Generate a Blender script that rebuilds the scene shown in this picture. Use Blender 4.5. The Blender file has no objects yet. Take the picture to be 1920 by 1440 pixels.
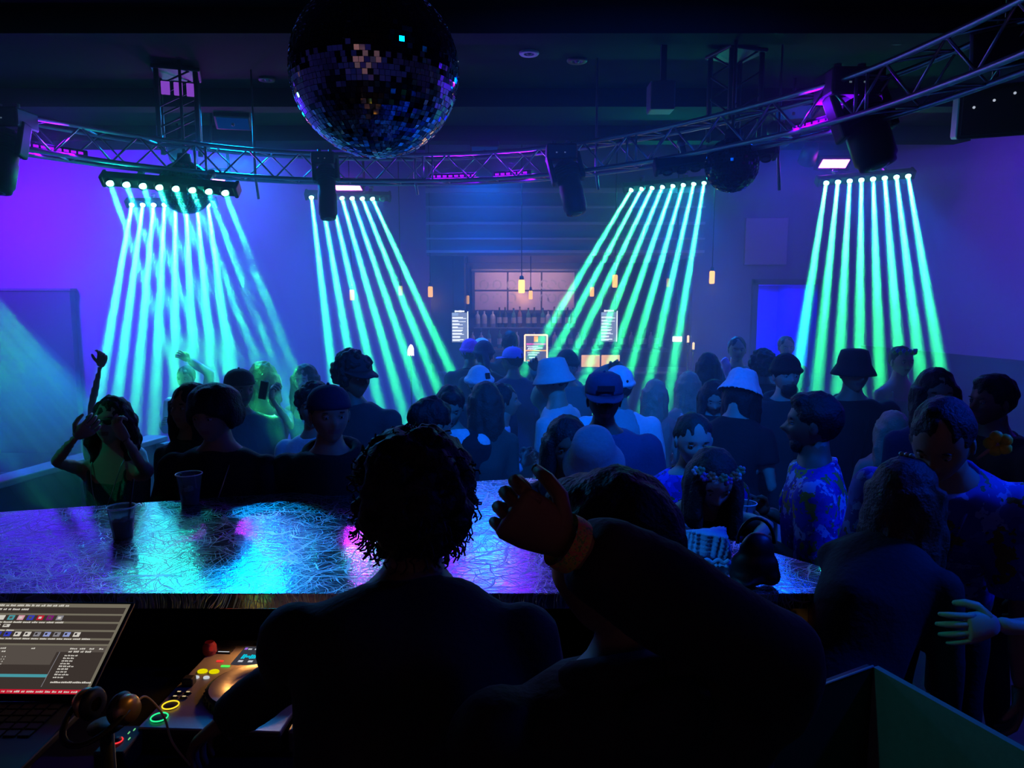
import bpy, bmesh, math, random
import numpy as np
from mathutils import Vector, Matrix, Euler, noise
random.seed(7)
S = bpy.context.scene
C = S.collection
R = math.radians
FPX = 1400.0
PITCH = R(7.0)
CAMZ = 2.1
# ---------------------------------------------------------------- camera
cam = bpy.data.cameras.new('camera'); camo = bpy.data.objects.new('camera', cam); C.objects.link(camo)
cam.sensor_width = 36.0; cam.lens = 36.0 * FPX / 1920.0; cam.clip_start = 0.02; cam.clip_end = 60
camo.location = (0, 0, CAMZ); camo.rotation_euler = (R(90) - PITCH, 0, 0)
S.camera = camo
# ---------------------------------------------------------------- world, exposure
w = bpy.data.worlds.new('world'); S.world = w; w.use_nodes = True
w.node_tree.nodes['Background'].inputs[0].default_value = (0, 0, 0, 1)
w.node_tree.nodes['Background'].inputs[1].default_value = 0
S.view_settings.view_transform = 'Standard'; S.view_settings.look = 'None'
S.view_settings.gamma = 1; S.view_settings.use_curve_mapping = False
S.view_settings.exposure = 0.0
cy = S.cycles
cy.max_bounces = 5; cy.diffuse_bounces = 1; cy.glossy_bounces = 3; cy.transmission_bounces = 4
cy.transparent_max_bounces = 12; cy.volume_bounces = 0; cy.sample_clamp_indirect = 3.0
cy.use_denoising = True; cy.adaptive_threshold = 0.02

def W(px, py, d):
    """a point of the room d metres deep that the photograph shows at (px, py)"""
    u = (px - 960) / FPX; v = (720 - py) / FPX
    return Vector((u * d, d * math.cos(PITCH) + v * d * math.sin(PITCH), CAMZ + d * (v * math.cos(PITCH) - math.sin(PITCH))))
def depth_at(py, z):
    v = (720 - py) / FPX
    return (z - CAMZ) / (v * math.cos(PITCH) - math.sin(PITCH))
def WZ(px, py, z):
    return W(px, py, depth_at(py, z))

# ---------------------------------------------------------------- light helpers
def area(name, loc, target, size, power, col, spread=180, sy=None):
    l = bpy.data.lights.new(name, 'AREA'); l.energy = power; l.color = col; l.size = size; l.spread = R(spread)
    if sy: l.shape = 'RECTANGLE'; l.size_y = sy
    o = bpy.data.objects.new(name, l); C.objects.link(o); o.location = loc
    o.rotation_euler = (Vector(target) - Vector(loc)).to_track_quat('-Z', 'Y').to_euler()
    return o
def spot(name, loc, target, power, col, deg, blend=0.5, rad=0.02):
    l = bpy.data.lights.new(name, 'SPOT'); l.energy = power; l.color = col; l.spot_size = R(deg); l.spot_blend = blend
    l.shadow_soft_size = rad
    o = bpy.data.objects.new(name, l); C.objects.link(o); o.location = loc
    o.rotation_euler = (Vector(target) - Vector(loc)).to_track_quat('-Z', 'Y').to_euler()
    return o
# strengths of the lamps and of the haze, all in one place
HAZE = 0.066; BEAMD = 0.8; BEAMP = 11.0; BEAMSP = 2.2; BLUEP = 24.0; SPILL = 6.0
WASH = 150.0; MIRW = 5.0; GEARP = 2.2; HATP = 110.0; TEALP = 30.0; WRISTP = 1.2; FLOOD = 65.0
# ---------------------------------------------------------------- materials
def lin(c):
    return tuple(((x / 255) / 12.92 if x / 255 <= 0.04045 else ((x / 255 + 0.055) / 1.055) ** 2.4) for x in c)
MATS = {}
def mat(n, c, rough=0.6, metal=0.0, bump=0.0, scale=40.0, var=0.0, emit=None, spec=0.5, alpha=None, trans=0.0, sheen=0.0):
    if n in MATS: return MATS[n]
    m = bpy.data.materials.new(n); m.use_nodes = True; t = m.node_tree; b = t.nodes['Principled BSDF']
    b.inputs['Base Color'].default_value = (*c, 1); b.inputs['Roughness'].default_value = rough
    b.inputs['Metallic'].default_value = metal; b.inputs['Specular IOR Level'].default_value = spec
    if trans: b.inputs['Transmission Weight'].default_value = trans; b.inputs['IOR'].default_value = 1.4
    if sheen: b.inputs['Sheen Weight'].default_value = sheen
    if emit:
        b.inputs['Emission Color'].default_value = (*emit[0], 1); b.inputs['Emission Strength'].default_value = emit[1]
    if bump or var:
        co = t.nodes.new('ShaderNodeTexCoord'); nz = t.nodes.new('ShaderNodeTexNoise')
        nz.inputs['Scale'].default_value = scale; nz.inputs['Detail'].default_value = 5
        t.links.new(co.outputs['Object'], nz.inputs['Vector'])
        if bump:
            bp = t.nodes.new('ShaderNodeBump'); bp.inputs['Strength'].default_value = bump; bp.inputs['Distance'].default_value = 0.01
            t.links.new(nz.outputs['Fac'], bp.inputs['Height']); t.links.new(bp.outputs['Normal'], b.inputs['Normal'])
        if var:
            mx = t.nodes.new('ShaderNodeMix'); mx.data_type = 'RGBA'
            mx.inputs['A'].default_value = (*[x * (1 - var) for x in c], 1); mx.inputs['B'].default_value = (*[min(1, x * (1 + var)) for x in c], 1)
            t.links.new(nz.outputs['Fac'], mx.inputs['Factor']); t.links.new(mx.outputs['Result'], b.inputs['Base Color'])
    MATS[n] = m
    return m
def emitm(n, c, s):
    if n in MATS: return MATS[n]
    m = bpy.data.materials.new(n); m.use_nodes = True; t = m.node_tree; t.nodes.clear()
    o = t.nodes.new('ShaderNodeOutputMaterial'); e = t.nodes.new('ShaderNodeEmission')
    e.inputs[0].default_value = (*c, 1); e.inputs[1].default_value = s; t.links.new(e.outputs[0], o.inputs[0])
    MATS[n] = m
    return m
def volm(n, c, d, an=0.0):
    m = bpy.data.materials.new(n); m.use_nodes = True; t = m.node_tree; t.nodes.clear()
    o = t.nodes.new('ShaderNodeOutputMaterial'); s = t.nodes.new('ShaderNodeVolumeScatter')
    s.inputs['Color'].default_value = (*c, 1); s.inputs['Density'].default_value = d; s.inputs['Anisotropy'].default_value = an
    t.links.new(s.outputs[0], o.inputs['Volume'])
    return m
def patterned(n, cols, scale, rough=0.7):
    """printed cloth: a few flat colours in large blots"""
    if n in MATS: return MATS[n]
    m = bpy.data.materials.new(n); m.use_nodes = True; t = m.node_tree; b = t.nodes['Principled BSDF']
    b.inputs['Roughness'].default_value = rough
    co = t.nodes.new('ShaderNodeTexCoord'); v = t.nodes.new('ShaderNodeTexVoronoi'); nz = t.nodes.new('ShaderNodeTexNoise')
    nz.inputs['Scale'].default_value = scale * 1.5
    add = t.nodes.new('ShaderNodeVectorMath'); add.operation = 'MULTIPLY_ADD'; add.inputs[1].default_value = (0.12, 0.12, 0.12)
    v.inputs['Scale'].default_value = scale
    t.links.new(co.outputs['Object'], nz.inputs['Vector']); t.links.new(nz.outputs['Color'], add.inputs[0]); t.links.new(co.outputs['Object'], add.inputs[2])
    t.links.new(add.outputs[0], v.inputs['Vector'])
    r = t.nodes.new('ShaderNodeValToRGB'); r.color_ramp.interpolation = 'CONSTANT'
    while len(r.color_ramp.elements) < len(cols): r.color_ramp.elements.new(0.5)
    for i, c in enumerate(cols):
        r.color_ramp.elements[i].position = i / len(cols); r.color_ramp.elements[i].color = (*c, 1)
    sep = t.nodes.new('ShaderNodeSeparateColor'); t.links.new(v.outputs['Color'], sep.inputs[0]); t.links.new(sep.outputs[0], r.inputs[0])
    t.links.new(r.outputs[0], b.inputs['Base Color'])
    MATS[n] = m
    return m

# ---------------------------------------------------------------- mesh builder
def frame(d):
    d = Vector(d).normalized(); u = Vector((0, 0, 1)) if abs(d.z) < 0.95 else Vector((1, 0, 0))
    x = u.cross(d).normalized(); return x, d.cross(x).normalized(), d
class MB:
    def __init__(self): self.v = []; self.f = []; self.m = []; self.sm = []
    def add(self, vs, fs, mi=0, smooth=False):
        k = len(self.v); self.v += [tuple(p) for p in vs]
        self.f += [tuple(k + i for i in f) for f in fs]; self.m += [mi] * len(fs); self.sm += [smooth] * len(fs)
    def box(self, a, b, mi=0, M=None):
        a = Vector(a); b = Vector(b)
        vs = [Vector((x, y, z)) for z in (a.z, b.z) for y in (a.y, b.y) for x in (a.x, b.x)]
        if M is not None: vs = [M @ p for p in vs]
        self.add(vs, [(0, 2, 3, 1), (4, 5, 7, 6), (0, 1, 5, 4), (2, 6, 7, 3), (0, 4, 6, 2), (1, 3, 7, 5)], mi)
    def bbox(self, a, b, r=0.004, mi=0, M=None):
        """a box with chamfered edges"""
        a = Vector(a); b = Vector(b); bm = bmesh.new(); bmesh.ops.create_cube(bm, size=1)
        c = (a + b) / 2; s = b - a
        for v in bm.verts: v.co = Vector((v.co.x * s.x, v.co.y * s.y, v.co.z * s.z)) + c
        bmesh.ops.bevel(bm, geom=list(bm.edges), offset=min(r, min(abs(x) for x in s) * 0.45), segments=2, affect='EDGES', profile=0.5)
        if M is not None: bmesh.ops.transform(bm, matrix=M, verts=bm.verts)
        bm.verts.index_update()
        self.add([v.co.copy() for v in bm.verts], [tuple(v.index for v in f.verts) for f in bm.faces], mi); bm.free()
    def tube(self, pts, rad, n=8, mi=0, smooth=True, caps=True, flat=1.0):
        pts = [Vector(p) for p in pts]
        if not hasattr(rad, '__len__'): rad = [rad] * len(pts)
        x0 = None; rings = []
        for i, p in enumerate(pts):
            d = (pts[min(i + 1, len(pts) - 1)] - pts[max(i - 1, 0)])
            if d.length < 1e-9: d = Vector((0, 0, 1))
            x, y, d = frame(d)
            if x0 is not None:
                x = (x0 - d * x0.dot(d)); x = x.normalized() if x.length > 1e-6 else frame(d)[0]; y = d.cross(x)
            x0 = x
            rings.append([p + (x * math.cos(2 * math.pi * k / n) + y * math.sin(2 * math.pi * k / n) * flat) * rad[i] for k in range(n)])
        vs = [q for r in rings for q in r]; fs = []
        for i in range(len(rings) - 1):
            for k in range(n): a = i * n + k; b = i * n + (k + 1) % n; fs.append((a, b, b + n, a + n))
        if caps: fs.append(tuple(range(n - 1, -1, -1))); fs.append(tuple(range(len(vs) - n, len(vs))))
        self.add(vs, fs, mi, smooth)
    def lathe(self, prof, n=24, mi=0, M=None, smooth=True, close=False, arc=None):
        vs = []; fs = []
        for r, z in prof:
            for k in range(n): a = 2 * math.pi * k / n; vs.append(Vector((r * math.cos(a), r * math.sin(a), z)))
        for i in range(len(prof) - 1):
            for k in range(n): a = i * n + k; b = i * n + (k + 1) % n; fs.append((a, b, b + n, a + n))
        if prof[0][0] > 1e-5: fs.append(tuple(range(n - 1, -1, -1))) if close else None
        if prof[-1][0] > 1e-5: fs.append(tuple(range(len(vs) - n, len(vs)))) if close else None
        if M is not None: vs = [M @ p for p in vs]
        self.add(vs, fs, mi, smooth)
    def ell(self, c, r, n=12, mi=0, M=None):
        if not hasattr(r, '__len__'): r = (r, r, r)
        c = Vector(c); vs = []; fs = []; h = max(4, n // 2)
        for i in range(h + 1):
            th = math.pi * i / h
            for k in range(n): a = 2 * math.pi * k / n; p = Vector((r[0] * math.sin(th) * math.cos(a), r[1] * math.sin(th) * math.sin(a), r[2] * math.cos(th))); vs.append((M @ p if M is not None else p) + c)
        for i in range(h):
            for k in range(n): a = i * n + k; b = i * n + (k + 1) % n; fs.append((a + n, b + n, b, a))
        self.add(vs, fs, mi, True)
    def prism(self, poly, z0, z1, mi=0, M=None):
        n = len(poly); vs = [Vector((x, y, z0)) for x, y in poly] + [Vector((x, y, z1)) for x, y in poly]
        if M is not None: vs = [M @ p for p in vs]
        self.add(vs, [tuple(range(n - 1, -1, -1)), tuple(range(n, 2 * n))] + [(i, (i + 1) % n, (i + 1) % n + n, i + n) for i in range(n)], mi)
    def mesh(self, name, mats, weld=True):
        me = bpy.data.meshes.new(name); me.from_pydata(self.v, [], self.f)
        for x in (mats if isinstance(mats, (list, tuple)) else [mats]): me.materials.append(x)
        me.polygons.foreach_set('material_index', self.m); me.polygons.foreach_set('use_smooth', self.sm)
        if weld:
            bm = bmesh.new(); bm.from_mesh(me); bmesh.ops.remove_doubles(bm, verts=bm.verts, dist=1e-5)
            bmesh.ops.recalc_face_normals(bm, faces=bm.faces); bm.to_mesh(me); bm.free()
        return me
    def build(self, name, mats, parent=None, weld=True, loc=None, rot=None):
        return link(name, self.mesh(name, mats, weld), parent, loc, rot)
def link(name, me, parent=None, loc=None, rot=None):
    o = bpy.data.objects.new(name, me); C.objects.link(o)
    if parent is not None: o.parent = parent
    if loc is not None: o.location = loc
    if rot is not None: o.rotation_euler = rot
    return o
def tag(o, label, cat, group=None, kind=None):
    o['label'] = label; o['category'] = cat
    if group: o['group'] = group
    if kind: o['kind'] = kind
    return o
def thing(name, label, cat, loc=(0, 0, 0), rot=(0, 0, 0), group=None):
    o = bpy.data.objects.new(name, None); o.empty_display_size = 0.1; C.objects.link(o); o.location = loc; o.rotation_euler = rot
    return tag(o, label, cat, group)
def struct(o, label=None):
    o['kind'] = 'structure'
    if label: o['label'] = label
    return o
def copy_tree(o, parent=None):
    c = o.copy(); C.objects.link(c); c.parent = parent
    for ch in list(o.children): copy_tree(ch, c)
    return c
def solid(mb, voxel, smooth=3, fold=0.0, fscale=9.0, seed=0.0, mats=None, name='solid'):
    """closed pieces fused into one continuous skin"""
    me = mb.mesh('tmp', []); o = bpy.data.objects.new('tmp', me); C.objects.link(o)
    r = o.modifiers.new('r', 'REMESH'); r.mode = 'VOXEL'; r.voxel_size = voxel; r.use_smooth_shade = True
    if smooth:
        s = o.modifiers.new('s', 'SMOOTH'); s.iterations = smooth; s.factor = 0.5
    dg = bpy.context.evaluated_depsgraph_get(); out = bpy.data.meshes.new_from_object(o.evaluated_get(dg))
    bpy.data.objects.remove(o); bpy.data.meshes.remove(me); out.name = name
    if fold:
        n = len(out.vertices); co = np.empty(n * 3); no = np.empty(n * 3)
        out.vertices.foreach_get('co', co); out.vertex_normals.foreach_get('vector', no)
        co = co.reshape(-1, 3); no = no.reshape(-1, 3)
        am = np.array([noise.noise(Vector((p[0] * fscale + seed, p[1] * fscale, p[2] * fscale * 0.6))) for p in co])
        co += no * (am * fold)[:, None]
        out.vertices.foreach_set('co', co.ravel()); out.update()
    out.materials.clear()
    for m in (mats or []): out.materials.append(m)
    return out
# ================================================================ SETTING
M_floor = mat('floor_dark', (0.02, 0.02, 0.025), 0.35, bump=0.2, scale=8)
M_ceil = mat('ceiling_black', (0.006, 0.0055, 0.008), 0.9, bump=0.3, scale=3, var=0.5, spec=0.1)
M_wall = mat('wall_violet_cast', (0.30, 0.17, 0.46), 0.75, bump=0.08, scale=15, var=0.06)  # violet of the wall lighting is mixed into the base colour
M_wains = mat('wall_lower_dark', (0.05, 0.05, 0.07), 0.6, bump=0.1, scale=20)
M_black = mat('black_metal', (0.006, 0.006, 0.007), 0.55)
M_blackp = mat('black_plastic', (0.008, 0.008, 0.009), 0.5)
M_dark = mat('dark_wood', (0.02, 0.016, 0.014), 0.5, bump=0.15, scale=12, var=0.4)
M_alu = mat('truss_aluminium', (0.42, 0.44, 0.46), 0.35, 0.85, bump=0.05, scale=60)
M_grey = mat('grey_board', (0.10, 0.10, 0.13), 0.5)
def sbox(name, a, b, m, label=None, parent=None):
    q = MB(); q.box(a, b); o = q.build(name, m, parent)
    if parent is None: struct(o, label)
    return o
CZ = 3.9
sbox('floor', (-7.2, -3.2, -0.1), (7.4, 12.2, 0), M_floor)
sbox('ceiling', (-7.2, -3.2, CZ), (7.4, 12.2, CZ + 0.1), M_ceil)
sbox('wall_left', (-7.2, -3.2, 0), (-7.0, 12.2, CZ), M_wall)
sbox('wall_back', (-7.2, -3.2, 0), (7.4, -3.0, CZ), M_wall)
# the far wall: left of the bar, right of the bar up to the door, and above both
YB = 9.8
q = MB(); q.box((-7.0, YB, 0), (-1.05, YB + 0.15, CZ)); struct(q.build('wall_far', M_wall))
q = MB(); q.box((2.35, YB, 0), (3.17, YB + 0.15, CZ)); q.box((3.17, YB, 2.2), (3.98, YB + 0.15, CZ)); q.box((3.98, YB, 0), (4.62, YB + 0.15, CZ)); struct(q.build('wall_far_right', mat('wall_dim_shade', (0.13, 0.11, 0.20), 0.8, bump=0.08, scale=15, var=0.1)))  # darker copy of the wall material; the dim light is in its colour
# slanted right wall with a dark dado
A = Vector((4.62, 9.8, 0)); B = Vector((5.35, 7.1, 0)); D = Vector((6.6, 2.5, 0))
q = MB(); q.prism([(4.62, 9.95), (4.62, 9.8), (5.35, 7.1), (6.6, 2.5), (7.0, -3.0), (7.3, -3.0), (7.3, 9.95)], 0, CZ); struct(q.build('wall_right', M_wall))
def strip(a, b, z0, z1, t=0.03):
    d = (Vector(b) - Vector(a)).normalized(); n = Vector((-d.y, d.x, 0)) * t
    return [(a[0], a[1]), (b[0], b[1]), (b[0] + n.x, b[1] + n.y), (a[0] + n.x, a[1] + n.y)]
q = MB(); q.prism([(4.59, 9.78), (4.62, 9.8), (6.6, 2.5), (6.57, 2.5)], 0, 1.38); struct(q.build('baseboard_right', M_wains), 'dark dado along the lower right wall')
q = MB(); q.prism([(4.57, 9.78), (4.62, 9.8), (6.6, 2.5), (6.55, 2.5)], 1.38, 1.41); struct(q.build('trim_1', M_wains))
# stage for the booth
q = MB(); q.prism([(-3.6, -2.9), (2.6, -2.9), (2.6, 2.35), (0.85, 2.35), (0.1, 3.0), (-3.6, 2.3)], 0, 0.25); struct(q.build('trim_2', M_dark), 'low dark stage under the DJ booth')
# bulkhead over the bar with ribs
q = MB(); q.box((-1.05, 9.3, 2.55), (2.35, 11.6, CZ)); struct(q.build('wall_bulkhead', mat('bulkhead', (0.16, 0.16, 0.20), 0.5, bump=0.1, scale=5)))
for k, (z, t) in enumerate([(2.58, 0.03), (2.74, 0.02), (2.92, 0.03), (3.12, 0.02), (3.3, 0.05)]):
    q = MB(); q.box((-1.05, 9.24, z), (2.35, 9.3, z + t)); struct(q.build('trim_%d' % (k + 3), mat('rib', (0.36, 0.32, 0.38), 0.4)), 'horizontal rib on the bulkhead over the bar')
# bar recess
sbox('wall_bar_left', (-1.2, 9.95, 0), (-1.05, 11.8, 2.55), M_wains)
sbox('wall_bar_right', (2.35, 9.95, 0), (2.5, 11.8, 2.55), M_wains)
sbox('wall_bar', (-1.2, 11.6, 0), (2.5, 11.75, CZ), M_wains)
q = MB(); q.box((-1.02, 9.46, 0), (-0.60, 9.72, 2.55)); struct(q.build('trim_8', mat('column', (0.03, 0.03, 0.045), 0.6)), 'dark square column left of the bar mirror')
# ceiling beams
for k, y in enumerate((5.0, 6.9, 8.4)):
    q = MB(); q.box((-7.0, y, CZ - 0.16), (6.2, y + 0.22, CZ)); struct(q.build('trim_%d' % (k + 9), M_ceil), 'dark ceiling beam')
# blue lit doorway and the corridor behind it
q = MB(); q.box((3.17, 9.95, 0), (3.19, 11.2, 2.2)); q.box((3.96, 9.95, 0), (3.98, 11.2, 2.2)); q.box((3.17, 11.2, 0), (3.98, 11.3, 2.2)); q.box((3.17, 9.95, 2.2), (3.98, 11.3, 2.25))
dr = struct(q.build('door_1', mat('corridor_wall', (0.25, 0.25, 0.75), 0.8)), 'doorway glowing deep blue in the far wall')  # blue of the corridor light is also put into the wall colour
q = MB(); q.box((3.12, 9.74, 0), (3.19, 9.98, 2.25)); q.box((3.96, 9.74, 0), (4.03, 9.98, 2.25)); q.box((3.12, 9.74, 2.2), (4.03, 9.98, 2.27)); q.build('door_frame', M_wains, dr)
area('corridor_lamp', (3.57, 10.6, 2.15), (3.57, 10.6, 0), 0.5, 60, (0.0, 0.0, 1.0))
area('corridor_lamp_violet', (3.4, 10.2, 2.1), (3.5, 11.2, 1.95), 0.2, 0.8, (0.6, 0.0, 0.8))
# dark board leaning against the left wall
q = MB(); q.bbox((-6.85, 9.66, 0.0), (-5.68, 9.78, 2.12), 0.01)
b = q.build('wall_screen', mat('screen_cloth', (0.05, 0.045, 0.07), 0.6)); tag(b, 'tall dark rectangular screen standing against the violet far wall at left', 'screen')
q = MB(); q.box((-6.87, 9.64, 2.12), (-5.66, 9.79, 2.15)); q.build('top_rail', M_grey, b)
# small dim picture on the wall right of the bar
q = MB(); q.bbox((3.0, 9.76, 2.45), (3.55, 9.8, 3.05), 0.01); tag(q.build('wall_panel', mat('wallpanel', (0.22, 0.2, 0.26), 0.6)), 'dim framed panel high on far wall above the blue doorway', 'panel')

# ---------------------------------------------------------------- haze
q = MB(); q.prism([(-6.98, 3.3), (6.3, 3.3), (4.58, 9.74), (-6.98, 9.64)], 0.02, 3.33)
hz = q.build('haze', volm('club_haze', (0.75, 0.9, 1.0), HAZE)); tag(hz, 'thin stage haze filling the air over the dance floor', 'haze', kind='stuff')

# ---------------------------------------------------------------- low lounge partition at the left
M_cap = mat('partition_cap', (0.35, 0.38, 0.4), 0.35)
t = thing('partition', 'low dark lounge partition with pale top rail at far left', 'partition', (-2.85, 4.6, 0), (0, 0, R(-13)))
q = MB(); q.box((-0.05, -0.9, 0), (0.05, 0.9, 1.0)); q.build('panel', M_wains, t)
q = MB(); q.bbox((-0.08, -0.92, 1.0), (0.08, 0.92, 1.04), 0.008); q.build('top_rail', M_cap, t)
q = MB(); q.bbox((0.05, 0.1, 0.0), (0.12, 0.18, 1.0), 0.005); q.build('post', M_cap, t)
q = MB(); q.bbox((0.05, 0.82, 0.0), (0.12, 0.9, 1.0), 0.005); q.build('post', M_cap, t)
t = thing('bench', 'dark upholstered bench below the partition at the left edge', 'bench', (-3.35, 4.25, 0), (0, 0, R(-10)))
q = MB(); q.bbox((-0.45, -0.5, 0.1), (0.4, 0.5, 0.48), 0.04); q.build('seat', M_wains, t)
q = MB(); q.bbox((-0.45, 0.38, 0.48), (0.4, 0.5, 0.95), 0.04); q.build('backrest', M_wains, t)
# ================================================================ RIG: truss, bars, moving heads, balls
def catmull(P, n=10):
    P = [Vector(p) for p in P]; out = []
    for i in range(len(P) - 1):
        a = P[max(i - 1, 0)]; b = P[i]; c = P[i + 1]; d = P[min(i + 2, len(P) - 1)]
        for k in range(n):
            t = k / n
            out.append(0.5 * ((2 * b) + (c - a) * t + (2 * a - 5 * b + 4 * c - d) * t * t + (3 * b - a - 3 * c + d) * t ** 3))
    out.append(P[-1]); return out
path = catmull([(-3.75, 3.7, 0), (-3.4, 4.6, 0), (-2.85, 5.55, 0), (-2.25, 6.1, 0), (-1.6, 6.37, 0), (-0.7, 6.42, 0), (0.2, 6.15, 0), (1.05, 5.4, 0), (1.72, 4.35, 0), (1.95, 3.5, 0), (2.02, 2.6, 0), (1.95, 1.7, 0)], 12)
ZT, ZB, TW = 3.24, 3.03, 0.2
ctr = Vector((-0.75, 3.7, 0))
L = [0.0]
for i in range(1, len(path)): L.append(L[-1] + (path[i] - path[i - 1]).length)
def at_len(s):
    s = max(0, min(L[-1] - 1e-6, s)); i = max(k for k in range(len(L)) if L[k] <= s); i = min(i, len(L) - 2)
    return path[i].lerp(path[i + 1], (s - L[i]) / (L[i + 1] - L[i]))
def outward(p): return (p - ctr).normalized()
truss = thing('lighting_truss', 'curved silver box truss ringing the dance floor under the ceiling', 'truss', (0, 0, ZT))
def rel(p): return (p[0], p[1], p[2] - ZT)
for (off, z) in ((0, ZT), (0, ZB), (TW, ZT), (TW, ZB)):
    q = MB(); q.tube([rel((p + outward(p) * off) + Vector((0, 0, z))) for p in path], 0.017 if off == 0 else 0.016, 8); q.build('chord', M_alu, truss)
nb = int(L[-1] / 0.2)
for k in range(nb):
    a = at_len(k * L[-1] / nb); b = at_len((k + 1) * L[-1] / nb); up = k % 2 == 0
    za, zb = (ZB, ZT) if up else (ZT, ZB)
    q = MB(); q.tube([rel(a + Vector((0, 0, za))), rel(b + Vector((0, 0, zb)))], 0.0075, 6); q.build('brace', M_alu, truss)
    if k % 9 == 4:
        q = MB(); q.tube([rel(a + Vector((0, 0, ZB))), rel(a + Vector((0, 0, ZT)))], 0.009, 6); q.build('upright', M_alu, truss); q = MB(); q.tube([rel(a.lerp(b, 0.4) + Vector((0, 0, ZB))), rel(a.lerp(b, 0.4) + Vector((0, 0, ZT)))], 0.009, 6); q.build('upright', M_alu, truss)
    ao = a + outward(a) * TW; bo = b + outward(b) * TW
    q = MB(); q.tube([rel(ao + Vector((0, 0, zb))), rel(bo + Vector((0, 0, za)))], 0.0065, 5); q.build('brace', M_alu, truss)
    q = MB(); q.tube([rel(a + Vector((0, 0, ZB))), rel((bo if up else ao) + Vector((0, 0, ZB)))], 0.0065, 5)
    q.build('brace', M_alu, truss); q = MB(); q.tube([rel(a + Vector((0, 0, ZT))), rel((ao if up else bo) + Vector((0, 0, ZT)))], 0.0065, 5); q.build('brace', M_alu, truss)
# violet LED battens lying in the truss
LEDV = emitm('violet_led', (0.22, 0.0, 1.0), 2.6)
def batten(px0, py0, px1, py1, label):
    s0 = min(range(len(path)), key=lambda i: abs(pix(path[i] + Vector((0, 0, ZB)))[0] - px0)); s1 = min(range(len(path)), key=lambda i: abs(pix(path[i] + Vector((0, 0, ZB)))[0] - px1))
    a = path[s0] + outward(path[s0]) * TW * 0.6; b = path[s1] + outward(path[s1]) * TW * 0.6
    m = (a + b) / 2; d = (b - a); l = min(d.length, 0.75) / 2; rz = math.atan2(d.y, d.x)
    t = thing('led_batten', label, 'stage light', (m.x, m.y, ZB + 0.045), (0, 0, rz), 'violet battens inside the truss')
    q = MB(); q.bbox((-l, -0.03, -0.025), (l, 0.03, 0.025), 0.005); q.build('housing', M_black, t)
    for k in range(int(l * 2 / 0.05)):
        x = -l + 0.035 + k * 0.05
        q = MB(); q.box((x - 0.016, -0.034, -0.008), (x + 0.016, -0.0301, 0.008)); q.build('lens', LEDV, t, weld=False)
    q = MB()
    for k in range(int(l * 2 / 0.05)):
        x = -l + 0.035 + k * 0.05; q.box((x - 0.012, -0.012, -0.028), (x + 0.012, 0.012, -0.0251))
    q.build('lens_row', LEDV, t, weld=False)['kind'] = 'stuff'
    o = area('batten_glow', (m.x, m.y, ZB + 0.10), (m.x, m.y - 0.5, ZB + 0.1), l * 2, 5.0, (0.16, 0.0, 1.0), 180, 0.03)
    o2 = area('batten_glow_down', (m.x - d.normalized().y * -0.0, m.y, ZB + 0.016), (m.x, m.y, 0), l * 2, 2.0, (0.16, 0.0, 1.0), 150, 0.03)
    return t
def pix(p):
    y = p.y; z = p.z - CAMZ; d = y * math.cos(PITCH) - z * math.sin(PITCH); v = y * math.sin(PITCH) + z * math.cos(PITCH)
    return 960 + FPX * p.x / d, 720 - FPX * v / d
batten(55, 0, 165, 0, 'violet LED batten inside the truss at the far left end')
batten(800, 0, 880, 0, 'violet LED batten inside the truss right of the big mirror ball')
batten(915, 0, 990, 0, 'dimmer violet LED batten in the truss left of the middle moving head')
batten(1470, 0, 1560, 0, 'violet LED batten inside the truss left of the largest moving head')

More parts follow.
